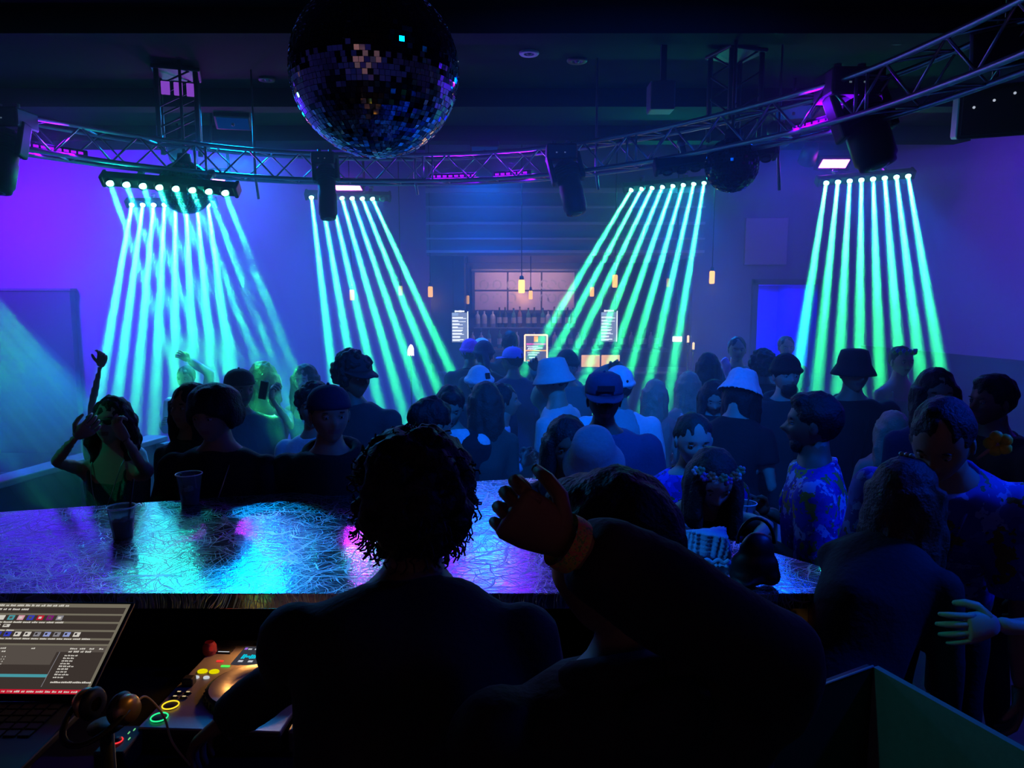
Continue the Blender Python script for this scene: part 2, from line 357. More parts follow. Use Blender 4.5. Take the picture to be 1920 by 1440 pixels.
# LED beam bars ---------------------------------------------------------------
GREEN = (0.03, 1.0, 0.26)
LENS = emitm('beam_lens', (0.25, 1.0, 0.75), 12.0)
M_beam = volm('beam_haze', (1, 1, 1), BEAMD)
def bar(p0a, p0b, d0, p1a, p1b, d1, label, n=8, d0b=None, skip=(), power=BEAMP, dim=(), bluep=BLUEP, off=(), spill=SPILL):
    d0b = d0b or d0
    A = W(*p0a, d0); B = W(*p0b, d0b); m = (A + B) / 2
    E0 = W(*p1a, d1); E1 = W(*p1b, d1)
    x = (B - A).normalized(); dn = ((E0 + E1) / 2 - m).normalized(); z = -dn; y = z.cross(x).normalized(); z = x.cross(y)
    rot = Matrix((x, y, z)).transposed(); l = (B - A).length / 2
    t = thing('beam_bar', label, 'stage light', m, rot.to_euler(), 'eight-head LED beam bars')
    q = MB(); q.bbox((-l - 0.07, -0.045, 0.02), (l + 0.07, 0.045, 0.10), 0.012); q.build('housing', M_black, t)
    for s in (-1, 1):
        q = MB(); q.bbox((s * (l + 0.07) - 0.015, -0.05, 0.01), (s * (l + 0.07) + 0.015, 0.05, 0.11), 0.01); q.build('end_cap', M_blackp, t)
        q = MB(); q.box((s * l * 0.6 - 0.02, -0.012, 0.10), (s * l * 0.6 + 0.02, 0.012, 0.24)); q.tube([(s * l * 0.6, -0.02, 0.22), (s * l * 0.6, 0.02, 0.22)], 0.03, 10); q.build('clamp', M_alu, t)
    inv = rot.inverted()
    for i in range(n):
        f = i / (n - 1); a = A.lerp(B, f); e = E0.lerp(E1, f); k = (a.z - 0.02) / (a.z - e.z); e = a + (e - a) * k
        la = inv @ (a - m); ld = (inv @ (e - a)).normalized()
        Mx = Matrix.Translation(la) @ ld.to_track_quat('Z', 'Y').to_matrix().to_4x4()
        q = MB(); q.lathe([(0.036, -0.035), (0.036, 0.0), (0.031, 0.0), (0.029, -0.012)], 14, 0, Mx)
        lt = q.build('lens_ring', M_blackp, t)
        q = MB(); q.lathe([(0.0, -0.006), (0.02, -0.007), (0.029, -0.012)], 12, 0, Mx); q.build('lens', LENS if i not in off else M_grey, lt)
        if i in off: continue
        pw = power * (0.16 if i in dim else 1.0)
        o = area('beam_lamp', a + (e - a).normalized() * 0.004, e, 0.032, pw, GREEN, BEAMSP); o.data.shape = 'DISK'
        if i in skip: continue
        Ln = (e - a).length - 0.02; r0, r1 = 0.023, 0.023 + Ln * math.tan(R(BEAMSP / 2)) * 1.05
        q = MB(); q.tube([la + ld * 0.006, la + ld * Ln], [r0, r1], 14)
        q.build('light_beam', M_beam, t)['kind'] = 'stuff'  # added cone of denser haze, shaped like the beam it shows
    if bluep:
        o = area('beam_bar_blue_wash', m + dn * 0.03, m + dn, 2 * l, bluep, (0.0, 0.13, 1.0), 26, 0.05); o.rotation_euler = rot.to_euler()
    if spill: area('beam_bar_spill', m + dn * 0.04, m + dn * 0.6 + Vector((0, -1.0, 0)), 2 * l, spill, (0.0, 0.75, 0.5), 170, 0.04)
    return t
barA = bar((207, 345), (423, 363), 5.65, (330, 700), (560, 720), 4.6, 'black LED beam bar hung under the truss at left, nearest of the bars', dim=range(8), bluep=8)
barB = bar((247, 385), (390, 385), 8.6, (186, 740), (434, 710), 6.4, 'LED beam bar behind the small dark mirror ball at left')
barC = bar((584, 371), (718, 374), 8.7, (628, 740), (905, 740), 6.8, 'LED beam bar behind the narrow moving head left of centre', off=(7,), spill=SPILL * 1.6)
barD = bar((1183, 357), (1320, 344), 8.9, (985, 690), (1262, 690), 7.2, 'LED beam bar right of centre beside the spiky mirror ball', spill=SPILL * 3.6)
barE = bar((1549, 344), (1703, 331), 7.9, (1498, 680), (1762, 685), 6.0, bluep=18, label='LED beam bar at right below the magenta strobe')
bar((1252, 325), (1436, 300), 5.15, (1300, 720), (1420, 720), 4.7, 'unlit black beam bar under the truss beside the spiky mirror ball', off=range(8), bluep=0, spill=0)
# faint beams that come in from beyond the left edge
barF = bar((-330, 430), (-150, 415), 6.0, (40, 880), (270, 870), 4.2, 'LED beam bar just beyond the left edge of the view', dim=range(8), bluep=3, n=8, spill=0.5, power=BEAMP * 0.6)

# magenta strobes -------------------------------------------------------------
STR = emitm('strobe_face', (1.0, 0.18, 1.0), 9.0)
def strobe(px, py, d, wpx, hpx, label, tgt, pw=9, skew=0.0, group='magenta strobes'):
    c = W(px, py, d); w_ = wpx / FPX * d; h_ = hpx / FPX * d
    t = thing('strobe_light', label, 'stage light', c, (R(12), 0, 0), group)
    q = MB(); q.bbox((-w_ / 2 - 0.03, 0.004, -h_ / 2 - 0.03), (w_ / 2 + 0.03, 0.12, h_ / 2 + 0.04), 0.01); q.build('housing', M_black, t)
    q = MB(); q.prism([(-w_ / 2 - skew, -h_ / 2), (w_ / 2 - skew, -h_ / 2), (w_ / 2 + skew, h_ / 2), (-w_ / 2 + skew, h_ / 2)], 0, 0.006, 0, Matrix.Rotation(R(90), 4, 'X')); q.build('lamp_face', STR, t)
    q = MB(); q.box((-w_ / 2 - 0.05, 0.03, -0.01), (-w_ / 2 - 0.03, 0.06, 0.28)); q.box((w_ / 2 + 0.03, 0.03, -0.01), (w_ / 2 + 0.05, 0.06, 0.28)); q.box((-w_ / 2 - 0.05, 0.03, 0.26), (w_ / 2 + 0.05, 0.06, 0.28)); q.build('bracket', M_black, t)
    q = MB(); q.tube([(0, 0.045, 0.27), (0, 0.045 + (CZ - c.z) * math.tan(R(12)), (CZ - c.z) * 0.985)], 0.012, 8); q.build('hanger', M_black, t)
    area('strobe_glow', c + Vector((0, -0.03, -0.02)), c + Vector((0, -1, -0.3)), w_, pw, (0.42, 0.0, 1.0), 180, h_)
    return t, c
strobe(651, 349, 8.0, 48, 15, 'magenta strobe panel glowing behind the narrow moving head', None, skew=-0.02)
strobe(1564, 307, 8.3, 50, 15, 'magenta strobe panel above the beam bar at right', None, skew=0.02)
strobe(398, 332, 7.6, 46, 16, 'magenta strobe panel hidden behind the left beam bar', None)
# violet washes aimed at the walls and through the haze: wall-washer cans
M_wash = emitm('wash_face', (0.3, 0.05, 1.0), 3.0)
def wash(loc, tgt, pw, col, label, size=0.5, spread=150, sy=None):
    t = thing('wash_light', label, 'stage light', loc, (0, 0, 0), 'violet wall washers')
    Mx = (Vector(tgt) - Vector(loc)).to_track_quat('Z', 'Y').to_matrix().to_4x4()
    q = MB(); q.lathe([(0.0, -0.22), (0.07, -0.22), (0.09, -0.16), (0.1, 0.0), (0.09, 0.0), (0.085, -0.02)], 18, 0, Mx); q.build('can', M_black, t)
    q = MB(); q.tube([(0, 0, -0.05), (0, 0, CZ - loc[2])], 0.012, 8); q.build('hanger', M_black, t)
    q = MB(); q.lathe([(0.0, -0.012), (0.06, -0.012), (0.084, -0.018)], 18, 0, Mx); q.build('face', M_wash, t)
    area('wash_lamp', Vector(loc) + (Vector(tgt) - Vector(loc)).normalized() * 0.02, tgt, size, pw, col, spread, sy)
VIO = (0.10, 0.0, 1.0)
BLU = (0.0, 0.14, 1.0)
wash((-6.2, 7.9, 3.45), (-5.8, 9.8, 2.1), WASH * 1.5, VIO, 'violet wall washer hung out of view above the left screen')
wash((-3.6, 8.3, 3.55), (-3.9, 9.8, 2.6), WASH * 0.2, VIO, 'violet wall washer hung over the left beam bar')
wash((3.3, 8.6, 3.55), (3.4, 9.8, 2.4), WASH * 0.04, VIO, 'violet wall washer over the blue doorway')
wash((5.0, 5.2, 3.5), (5.55, 6.8, 2.3), WASH * 0.55, VIO, 'violet wall washer aimed at the slanted right wall')
wash((2.6, 7.4, 3.55), (4.5, 9.3, 2.2), WASH * 0.06, VIO, 'violet wall washer right of the spiky mirror ball')

def flood(loc, tgt, pw, col, label, size=0.4, spread=120):
    t = thing('flood_light', label, 'stage light', loc, (0, 0, 0), 'blue floods under the ceiling')
    Mx = (Vector(tgt) - Vector(loc)).to_track_quat('Z', 'Y').to_matrix().to_4x4()
    q = MB(); q.bbox((-0.16, -0.1, -0.1), (0.16, 0.1, 0.0), 0.012, 0, Mx); q.build('housing', M_black, t)
    q = MB(); q.box((-0.14, -0.08, 0.0), (0.14, 0.08, 0.002), 0, Mx); q.build('face', emitm('flood_face', (0.0, 0.15, 1.0), 0.12), t)
    q = MB(); q.tube([(0, 0, -0.02), (0, 0, CZ - loc[2])], 0.014, 8); q.build('hanger', M_black, t)
    area('flood_lamp', Vector(loc) + (Vector(tgt) - Vector(loc)).normalized() * 0.02, tgt, size, pw, col, spread)
flood((-0.3, 8.5, 3.66), (-0.3, 7.6, 0), FLOOD, BLU, 'added blue fill flood in front of the ribbed bulkhead')  # added fixture, fills the central haze with blue light
flood((-2.6, 7.2, 3.66), (-2.2, 5.5, 0), FLOOD * 1.5, (0.0, 0.3, 1.0), 'added blue fill flood between the two left beam bars')  # also an added fill, for the haze at left
flood((2.4, 6.6, 3.62), (1.8, 5.0, 0), FLOOD * 0.28, (0.0, 0.08, 1.0), 'added blue fill flood right of the spiky mirror ball')  # also an added fill, for the haze and crowd at right
flood((3.1, 1.9, 3.6), (1.3, 2.2, 1.4), FLOOD * 0.15, (0.0, 0.05, 1.0), 'blue flood beyond the upper right of the view', 0.3, 60)
flood((0.7, 1.5, 3.7), (0.3, 5.0, 1.2), FLOOD * 0.38, (0.0, 0.12, 1.0), 'blue flood above the counter aimed at the crowd', 0.3, 66)
# moving heads ------------------------------------------------------------------
def moving_head(top, bottom, d, scale, label, roll=0.0):
    a = W(*top, d); b = W(*bottom, d * 0.985)
    t = thing('moving_head', label, 'stage light', a, (0, 0, 0), 'moving head lights on the truss')
    s = scale; ax = (b - a); Ltot = ax.length; ax.normalize()
    q = MB(); q.bbox((-0.13 * s, -0.12 * s, -0.10 * s), (0.13 * s, 0.12 * s, 0.03 * s), 0.015); base = q.build('base', M_black, t)
    q = MB()
    for x in (-0.05, 0.02): q.box((x * s, -0.122 * s, -0.05 * s), ((x + 0.012) * s, -0.1201 * s, -0.042 * s))
    q.build('display', mat('dim_display', (0.1, 0.1, 0.1), 0.3, emit=((0.5, 0.7, 1), 0.15)), base)
    for sx in (-1, 1):
        q = MB(); q.tube([(sx * 0.06 * s, 0, 0.02 * s), (sx * 0.06 * s, 0, 0.07 * s)], 0.02 * s, 8); q.build('clamp', M_alu, t)
    x = Vector((1, 0, 0)); x = (x - ax * x.dot(ax)).normalized(); y = ax.cross(x)
    Rm = Matrix((x, y, ax)).transposed().to_4x4()
    for sx in (-1, 1):
        q = MB(); q.bbox((sx * 0.125 * s - 0.02 * s, -0.05 * s, 0.06 * s), (sx * 0.125 * s + 0.02 * s, 0.05 * s, 0.30 * s), 0.012, 0, Rm); q.build('yoke_arm', M_black, t)
    q = MB(); q.bbox((-0.13 * s, -0.05 * s, 0.04 * s), (0.13 * s, 0.05 * s, 0.10 * s), 0.012, 0, Rm); q.build('yoke', M_black, t)
    L0 = 0.12 * s
    prof = [(0.0, L0), (0.07 * s, L0), (0.092 * s, L0 + 0.03), (0.1 * s, L0 + 0.1), (0.095 * s, Ltot * 0.6), (0.102 * s, Ltot * 0.62), (0.1 * s, Ltot - 0.05), (0.088 * s, Ltot - 0.035), (0.086 * s, Ltot - 0.012), (0.06 * s, Ltot - 0.004), (0.0, Ltot)]
    q = MB(); q.lathe(prof, 20, 0, Rm); h = q.build('head', M_black, t)
    q = MB()
    for k in range(6):
        z = L0 + 0.04 + k * 0.02; q.lathe([(0.095 * s, z), (0.106 * s, z), (0.106 * s, z + 0.008), (0.095 * s, z + 0.008)], 20, 0, Rm)
    q.build('cooling_fins', M_blackp, h)
    q = MB(); q.lathe([(0.0, Ltot - 0.001), (0.05 * s, Ltot - 0.003), (0.058 * s, Ltot - 0.008)], 18, 0, Rm); q.build('front_lens', mat('lens_glass', (0.02, 0.02, 0.03), 0.08, spec=0.9), h)
moving_head((609, 292), (616, 412), 6.1, 0.74, 'black moving head hanging straight down below the big mirror ball')
moving_head((1052, 280), (1082, 402), 5.75, 0.9, 'black moving head tilted right, hung on truss near centre')
moving_head((1592, 148), (1648, 314), 4.15, 1.12, 'largest black moving head, tilted, on the right of the truss')
moving_head((16, 215), (-6, 362), 4.8, 0.95, 'black moving head at the left edge of the picture')

# mirror balls ------------------------------------------------------------------
M_mirror = mat('mirror_tile', (0.75, 0.78, 0.8), 0.04, 1.0)
M_core = mat('ball_core', (0.01, 0.01, 0.012), 0.6)
def mirror_ball(c, r, rows, label, singles, tile=0.9, rod=True, jit=0.02, name='mirror_ball', M_mirror=M_mirror):
    t = thing(name, label, 'mirror ball', c)
    q = MB(); q.ell((0, 0, 0), r * 0.985, 32); q.build('core', M_core, t)
    tiles = []
    h = math.pi * r / rows
    for i in range(rows):
        th = math.pi * (i + 0.5) / rows; n = max(3, int(2 * math.pi * r * math.sin(th) / h))
        for k in range(n): tiles.append((th, 2 * math.pi * (k + 0.5 * (i % 2)) / n))
    cam_dir = (Vector((0, 0, CAMZ)) - Vector(c)).normalized()
    def nrm(tp): th, ph = tp; return Vector((math.sin(th) * math.cos(ph), math.sin(th) * math.sin(ph), math.cos(th)))
    tiles.sort(key=lambda tp: -nrm(tp).dot(cam_dir) if nrm(tp).z < 0.55 else 9)
    me = None; q = MB(); rnd = random.Random(3)
    for j, tp in enumerate(tiles):
        n = nrm(tp); n2 = (n + Vector((rnd.uniform(-jit, jit), rnd.uniform(-jit, jit), rnd.uniform(-jit, jit)))).normalized()
        ex = Vector((-n.y, n.x, 0)).normalized(); ey = n2.cross(ex).normalized(); ex = ey.cross(n2)
        s = h * tile / 2
        if j < singles:
            if me is None:
                qq = MB(); qq.box((-s, -s, -0.001), (s, s, 0.0025)); me = qq.mesh('mirror_tile', M_mirror)
            o = bpy.data.objects.new('mirror_tile', me); C.objects.link(o); o.parent = t
            o.matrix_local = Matrix.Translation(n * r * 0.992) @ Matrix((ex, ey, n2)).transposed().to_4x4()
        else:
            Mx = Matrix.Translation(n * r * 0.992) @ Matrix((ex, ey, n2)).transposed().to_4x4()
            q.box((-s, -s, -0.001), (s, s, 0.0025), 0, Mx)
    o = q.build('mirror_tiles', M_mirror, t, weld=False); o['kind'] = 'stuff'
    q = MB(); q.tube([(0, 0, r * 0.98), (0, 0, CZ - c[2])], 0.012, 8); q.build('hanging_rod', M_black, t)
    q = MB(); q.lathe([(0.0, r + 0.06), (0.05, r + 0.055), (0.055, r - 0.005), (0.0, r - 0.01)], 14); q.build('cap', M_black, t)
    return t
mirror_ball(tuple(W(703, 134, 2.72)), 0.305, 52, 'large mirror ball hanging above the dance floor, nearest the camera', 300, 0.93, jit=0.13)
mirror_ball(tuple(W(348, 352, 5.95)), 0.205, 30, 'small dark mirror ball hanging in front of the left beam bars', 60, 0.9, M_mirror=mat('dark_reflection_tile', (0.03, 0.03, 0.035), 0.12, 1.0))  # tiles near black; the dark surroundings they mirror are put into the colour
mirror_ball(tuple(W(1372, 310, 5.0)), 0.175, 26, 'small spiky mirror ball hanging under the truss right of centre', 60, 0.86, jit=0.25, M_mirror=MATS['dark_reflection_tile'])

# ceiling drops, speakers, fittings ---------------------------------------------
def drop(px, py0, d, wpx, label, violet):
    c = W(px, py0, d); w_ = wpx / FPX * d / 2
    t = thing('truss_drop', label, 'truss', (c.x, c.y, ZT), (0, 0, R(20)), 'vertical truss drops')
    H_ = CZ - ZT - 0.02
    for sx in (-1, 1):
        for sy in (-1, 1):
            q = MB(); q.tube([(sx * w_, sy * w_, 0), (sx * w_, sy * w_, H_)], 0.02, 8); q.build('chord', M_black, t)
    for k in range(4):
        z = k * H_ / 4
        q = MB(); q.tube([(-w_, -w_, z), (w_, -w_, z + H_ / 4)], 0.008, 6); q.tube([(-w_, w_, z), (w_, w_, z + H_ / 4)], 0.008, 6); q.tube([(-w_, -w_, z), (-w_, w_, z + H_ / 4)], 0.008, 6); q.build('brace', M_black, t)
    q = MB(); q.bbox((-w_ * 1.25, -w_ * 1.25, H_ - 0.03), (w_ * 1.25, w_ * 1.25, H_), 0.01); q.build('ceiling_plate', M_black, t)
    return t, w_, H_
t, w_, H_ = drop(335, 200, 6.1, 66, 'vertical truss drop with violet lit panes at left of the ceiling', True)
for k in range(3):
    q = MB(); q.bbox((-w_ + 0.03 + k * w_ * 0.65, -w_ - 0.01, H_ - 0.22), (-w_ + 0.03 + k * w_ * 0.65 + w_ * 0.45, -w_ + 0.01, H_ - 0.12), 0.004); q.build('violet_pane', emitm('violet_pane', (0.25, 0.06, 0.6), 0.9), t)
drop(1378, 165, 5.6, 66, 'vertical truss drop holding the ring right of centre', False)
q = MB(); q.bbox((-0.09, -0.09, 0), (0.09, 0.09, 0.2), 0.01); c = W(1238, 210, 5.5)
o = q.build('junction_box', M_grey, None, loc=c); tag(o, 'small grey box fixed above the truss right of centre', 'box')
q = MB(); q.box((-0.02, -0.1, 0.2), (0.02, -0.06, CZ - c.z)); q.build('bracket', M_black, o)
def spk(px, py, r, label, m, grp):
    c = WZ(px, py, CZ); t = thing('ceiling_speaker', label, 'ceiling fitting', (c.x, c.y, CZ), (math.pi, 0, 0), grp)
    q = MB(); q.lathe([(r, 0), (r, 0.012), (r * 0.9, 0.02), (r * 0.55, 0.015)], 24); q.build('rim', m, t)
    q = MB(); q.lathe([(r * 0.55, 0.015), (r * 0.45, 0.004), (r * 0.3, 0.002), (r * 0.22, 0.02), (0, 0.026)], 20); q.build('cone', M_grey, t)
M_fit = mat('pale_fitting', (0.6, 0.6, 0.62), 0.3)
spk(992, 98, 0.075, 'round pale ceiling fitting catching light right of the mirror ball', M_fit, 'round ceiling fittings')
spk(1082, 112, 0.08, 'round dark ceiling fitting right of the pale one', M_dark, 'round ceiling fittings')
spk(1690, 73, 0.08, 'round dark ceiling fitting at upper right above the truss', M_dark, 'round ceiling fittings')
spk(500, 147, 0.07, 'round dim ceiling fitting left of the mirror ball', M_dark, 'round ceiling fittings')
c = W(1888, 88, 3.3)
t = thing('loudspeaker', 'dim grey loudspeaker box above the truss in the upper right corner', 'loudspeaker', c, (R(15), 0, R(-40)))
q = MB(); q.bbox((-0.13, -0.09, -0.09), (0.13, 0.09, 0.09), 0.012); q.build('cabinet', M_grey, t)
q = MB(); q.bbox((-0.115, -0.1, -0.075), (0.115, -0.0901, 0.075), 0.004); q.build('grille', M_black, t)
q = MB(); q.tube([(0, 0, 0.08), (0, 0.05, 0.5)], 0.012, 8); q.build('bracket', M_black, t)
# dark speaker cluster at the right with three pilot lights
t = thing('loudspeaker', 'large black loudspeaker hung at the right edge with three pilot lights', 'loudspeaker', W(1860, 210, 4.6), (R(10), 0, R(-25)))
q = MB(); q.bbox((-0.2, -0.2, -0.15), (0.2, 0.2, 0.15), 0.02); q.build('cabinet', M_black, t)
q = MB(); q.bbox((-0.18, -0.215, -0.13), (0.18, -0.2001, 0.13), 0.008); q.build('grille', M_blackp, t)
for k in range(3):
    q = MB(); q.ell((-0.12 + k * 0.1, -0.22, 0.03 + k * 0.03), 0.008, 8); q.build('pilot_light', emitm('pilot', (0.7, 0.8, 1), 0.6), t)
q = MB(); q.tube([(0, 0, 0.2), (0, 0, CZ - W(1860, 210, 4.6).z)], 0.02, 8); q.build('bracket', M_black, t)
# short pipes under the truss
for k, (px, py, d, l) in enumerate([(484, 350, 6.2, 0.2), (783, 352, 6.4, 0.12), (1122, 338, 5.9, 0.15), (1462, 338, 5.3, 0.14)]):
    a = W(px, py, d); q = MB(); q.tube([(0, 0, -l / 2), (-0.02, 0, ZB - a.z + 0.03), (-0.02, 0, CZ - a.z)], [0.012, 0.012, 0.006], 8)
    o = q.build('drop_pipe', M_alu, None, loc=a)
    tag(o, ['short silver pipe under truss left of the narrow moving head', 'short silver pipe under truss right of the left strobe', 'short silver pipe under truss right of the tilted moving head', 'short silver pipe under truss beside the spiky mirror ball'][k], 'pipe', 'short pipes under the truss')
# ================================================================ BAR
M_amber = emitm('amber_glass', (1.0, 0.42, 0.08), 2.2)
PEND = [(660, 553, 9.2, 9, 20, 0.55, 'between the beams left of centre'), (751, 545, 9.4, 8, 18, 0.25, 'dim, inside the left beams'), (807, 547, 9.2, 9, 20, 0.6, 'left of the bar column'),
        (877, 562, 9.5, 6, 16, 0.25, 'small and dim beside the bar column'), (978, 537, 8.6, 12, 25, 1.6, 'largest, in front of the bar mirror'), (995, 553, 9.4, 7, 16, 0.8, 'small, just right of the largest one'),
        (1110, 547, 9.4, 8, 18, 0.7, 'left of the right menu board'), (1153, 527, 8.8, 10, 24, 0.9, 'above the right menu board'), (1253, 530, 9.6, 7, 16, 0.15, 'dim, inside the right beams'), (1335, 520, 8.7, 10, 24, 1.0, 'rightmost, alone on the dark wall')]
for px, py, d, wp, hp, s, where in PEND:
    c = W(px, py, d); r = wp / FPX * d / 2; h = hp / FPX * d
    t = thing('pendant_lamp', 'amber glass pendant lamp ' + where, 'lamp', c, (0, 0, 0), 'amber pendant lamps over the bar')
    q = MB(); q.lathe([(0.0, -h / 2), (r * 0.8, -h / 2), (r, -h * 0.42), (r, h * 0.42), (r * 0.7, h / 2), (0, h / 2)], 14); q.build('glass', emitm('amber_glass_%d' % int(s * 100), (1.0, 0.5, 0.12), 0.4 + s * 1.6), t)
    q = MB(); q.lathe([(0, h / 2 + 0.05), (r * 0.6, h / 2 + 0.04), (r * 0.75, h / 2 - 0.005), (0, h / 2 - 0.005)], 12); q.build('cap', M_black, t)
    q = MB(); q.tube([(0, 0, h / 2 + 0.04), (0, 0, max((2.55 if -1.05 < c.x < 2.35 and c.y > 9.3 else CZ) - c.z, 0.1))], 0.006, 6); q.build('cord', M_black, t)
    if s > 0.5:
        l = bpy.data.lights.new('pendant_glow', 'POINT'); l.energy = 1.6 * s; l.color = (1, 0.45, 0.12); l.shadow_soft_size = 0.04
        o = bpy.data.objects.new('pendant_glow', l); C.objects.link(o); o.location = c + Vector((0, 0, -h / 2 - 0.06))
# back bar mirror: a frame with three by two panes
M_pane = mat('pane_reflection', (0.75, 0.62, 0.68), 0.16, 0.15, spec=0.6)  # pink of the reflected wall is put into the pane colour
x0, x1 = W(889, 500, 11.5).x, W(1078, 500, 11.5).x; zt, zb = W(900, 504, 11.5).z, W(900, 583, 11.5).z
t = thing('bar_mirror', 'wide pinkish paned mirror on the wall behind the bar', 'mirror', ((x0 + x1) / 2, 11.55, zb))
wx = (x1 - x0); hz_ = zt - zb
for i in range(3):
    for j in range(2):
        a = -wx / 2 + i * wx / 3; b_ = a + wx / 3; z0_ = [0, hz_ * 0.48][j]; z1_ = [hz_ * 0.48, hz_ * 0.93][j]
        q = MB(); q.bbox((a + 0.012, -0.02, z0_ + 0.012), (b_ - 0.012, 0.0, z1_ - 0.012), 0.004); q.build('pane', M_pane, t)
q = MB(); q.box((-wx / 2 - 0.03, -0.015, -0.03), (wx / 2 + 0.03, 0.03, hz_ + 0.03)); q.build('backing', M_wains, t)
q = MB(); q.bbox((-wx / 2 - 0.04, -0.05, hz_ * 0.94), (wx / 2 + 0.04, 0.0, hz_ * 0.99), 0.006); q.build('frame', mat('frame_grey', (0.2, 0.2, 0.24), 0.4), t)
# reflected lettering painted faintly on the panes (blocks too blurred to read)
M_lett = mat('letter_reflection', (0.45, 0.44, 0.47), 0.5)
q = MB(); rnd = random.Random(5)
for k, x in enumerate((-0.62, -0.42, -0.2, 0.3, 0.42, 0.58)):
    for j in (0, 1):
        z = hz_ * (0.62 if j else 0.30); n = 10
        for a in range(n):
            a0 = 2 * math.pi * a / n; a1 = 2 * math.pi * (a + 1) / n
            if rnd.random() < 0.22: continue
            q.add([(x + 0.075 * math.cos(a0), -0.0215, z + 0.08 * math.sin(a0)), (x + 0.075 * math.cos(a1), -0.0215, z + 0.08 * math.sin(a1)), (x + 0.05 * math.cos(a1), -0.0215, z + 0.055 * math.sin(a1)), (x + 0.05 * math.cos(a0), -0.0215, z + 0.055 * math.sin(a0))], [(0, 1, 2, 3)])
q.build('reflected_lettering', M_lett, t, weld=False)['kind'] = 'stuff'
area('mirror_fill', ((x0 + x1) / 2, 10.95, zt + 0.04), ((x0 + x1) / 2, 11.5, zb + 0.2), 1.3, MIRW, (1.0, 0.62, 0.66), 150, 0.06)  # added lamp, brightens the panes in place of a true reflection
# back bar cabinets with lit shelves, one unit each
ZS = W(1100, 655, 10.9).z
M_glow = emitm('fridge_glow', (1.0, 0.55, 0.28), 1.1)
M_cab = mat('bar_cabinet', (0.03, 0.03, 0.035), 0.4)
units = [(-0.95, -0.25, 0.35), (-0.25, 0.35, 0.0), (0.35, 0.95, 0.0), (1.0, 1.58, 1.0), (1.6, 2.3, 0.0)]
for i, (a, b_, s) in enumerate(units):
    lab = ['dark back bar cabinet behind the queue at the left of the bar', 'dark back bar cabinet behind the neon menu', 'dark back bar cabinet right of the neon menu', 'back bar cabinet with a warm lit peach front below the right menu', 'dark back bar cabinet at the right end of the bar'][i]
    t = thing('bar_cabinet', lab, 'cabinet', ((a + b_) / 2, 11.1, 0), (0, 0, 0), 'back bar cabinets')
    hw = (b_ - a) / 2
    q = MB(); q.bbox((-hw, -0.25, 0), (hw, 0.3, ZS - 0.04), 0.008); q.build('body', M_cab, t)
    q = MB(); q.bbox((-hw, -0.3, ZS - 0.04), (hw, 0.3, ZS), 0.006); q.build('top', M_grey, t)
    for sx in (-1, 1):
        q = MB(); q.bbox((sx * hw / 2 - hw * 0.46, -0.268, 0.15), (sx * hw / 2 + hw * 0.46, -0.251, ZS - 0.08), 0.004)
        d = q.build('door', M_glow if s == 1.0 else (M_cab if s == 0 else mat('warm_door', (0.4, 0.2, 0.12), 0.5)), t)
        q = MB(); q.tube([(sx * 0.03, -0.285, ZS * 0.5), (sx * 0.03, -0.285, ZS * 0.7)], 0.008, 6); q.build('handle', M_alu, d)
# bottles on the back bar: individuals
BOT = [mat('bottle_teal', (0.05, 0.25, 0.22), 0.15), mat('bottle_clear', (0.5, 0.55, 0.6), 0.12), mat('bottle_amber', (0.35, 0.16, 0.04), 0.15), mat('bottle_dark', (0.02, 0.05, 0.03), 0.15)]
bproto = []
for m, (r, h) in zip(BOT, ((0.036, 0.29), (0.04, 0.26), (0.034, 0.31), (0.037, 0.3))):
    q = MB(); q.lathe([(0, 0), (r, 0), (r, h * 0.62), (r * 0.8, h * 0.7), (r * 0.33, h * 0.78), (r * 0.33, h * 0.95)], 12); me = q.mesh('bottle', m)
    q = MB(); q.lathe([(r * 0.36, h * 0.93), (r * 0.36, h), (0, h)], 10); me2 = q.mesh('stopper', M_black)
    q = MB(); q.lathe([(r * 1.01, h * 0.2), (r * 1.01, h * 0.5)], 12); me3 = q.mesh('paper_label', mat('paper_label', (0.5, 0.5, 0.45), 0.6)); bproto.append((me, me2, me3))
rnd = random.Random(11); x = -0.9; k = 0
while x < 2.25:
    me, me2, me3 = bproto[rnd.randrange(4)]
    o = bpy.data.objects.new('bottle', me); C.objects.link(o); o.location = (x, 11.05 + rnd.uniform(-0.04, 0.12), ZS + 0.001)
    tag(o, 'small bottle standing in the row on the back bar cabinets', 'bottle', 'bottles on the back bar')
    for mm in (me2, me3):
        c2 = bpy.data.objects.new(mm.name.split('.')[0], mm); C.objects.link(c2); c2.parent = o
    x += rnd.uniform(0.085, 0.17); k += 1
# shelf of bottles just under the mirror
q = MB(); q.bbox((-wx / 2, -0.1, -0.02), (wx / 2, 0.1, 0.0), 0.004)
q.box((-wx / 2 + 0.1, 0.1, -0.06), (-wx / 2 + 0.12, 0.2, 0.0)); q.box((wx / 2 - 0.12, 0.1, -0.06), (wx / 2 - 0.1, 0.2, 0.0)); sh = q.build('glass_shelf', mat('shelf', (0.2, 0.25, 0.3), 0.2), None, loc=((x0 + x1) / 2, 11.4, zb - 0.24)); tag(sh, 'long narrow shelf under the bar mirror holding a row of bottles', 'shelf')
x = x0 + 0.06
while x < x1 - 0.04:
    me, me2, me3 = bproto[rnd.randrange(4)]
    o = bpy.data.objects.new('bottle', me); C.objects.link(o); o.location = (x, 11.38, zb - 0.24)
    tag(o, 'small dark bottle standing on the narrow shelf below the bar mirror', 'bottle', 'bottles on the mirror shelf')
    for mm in (me2, me3):
        c2 = bpy.data.objects.new(mm.name.split('.')[0], mm); C.objects.link(c2); c2.parent = o
    x += rnd.uniform(0.08, 0.13)
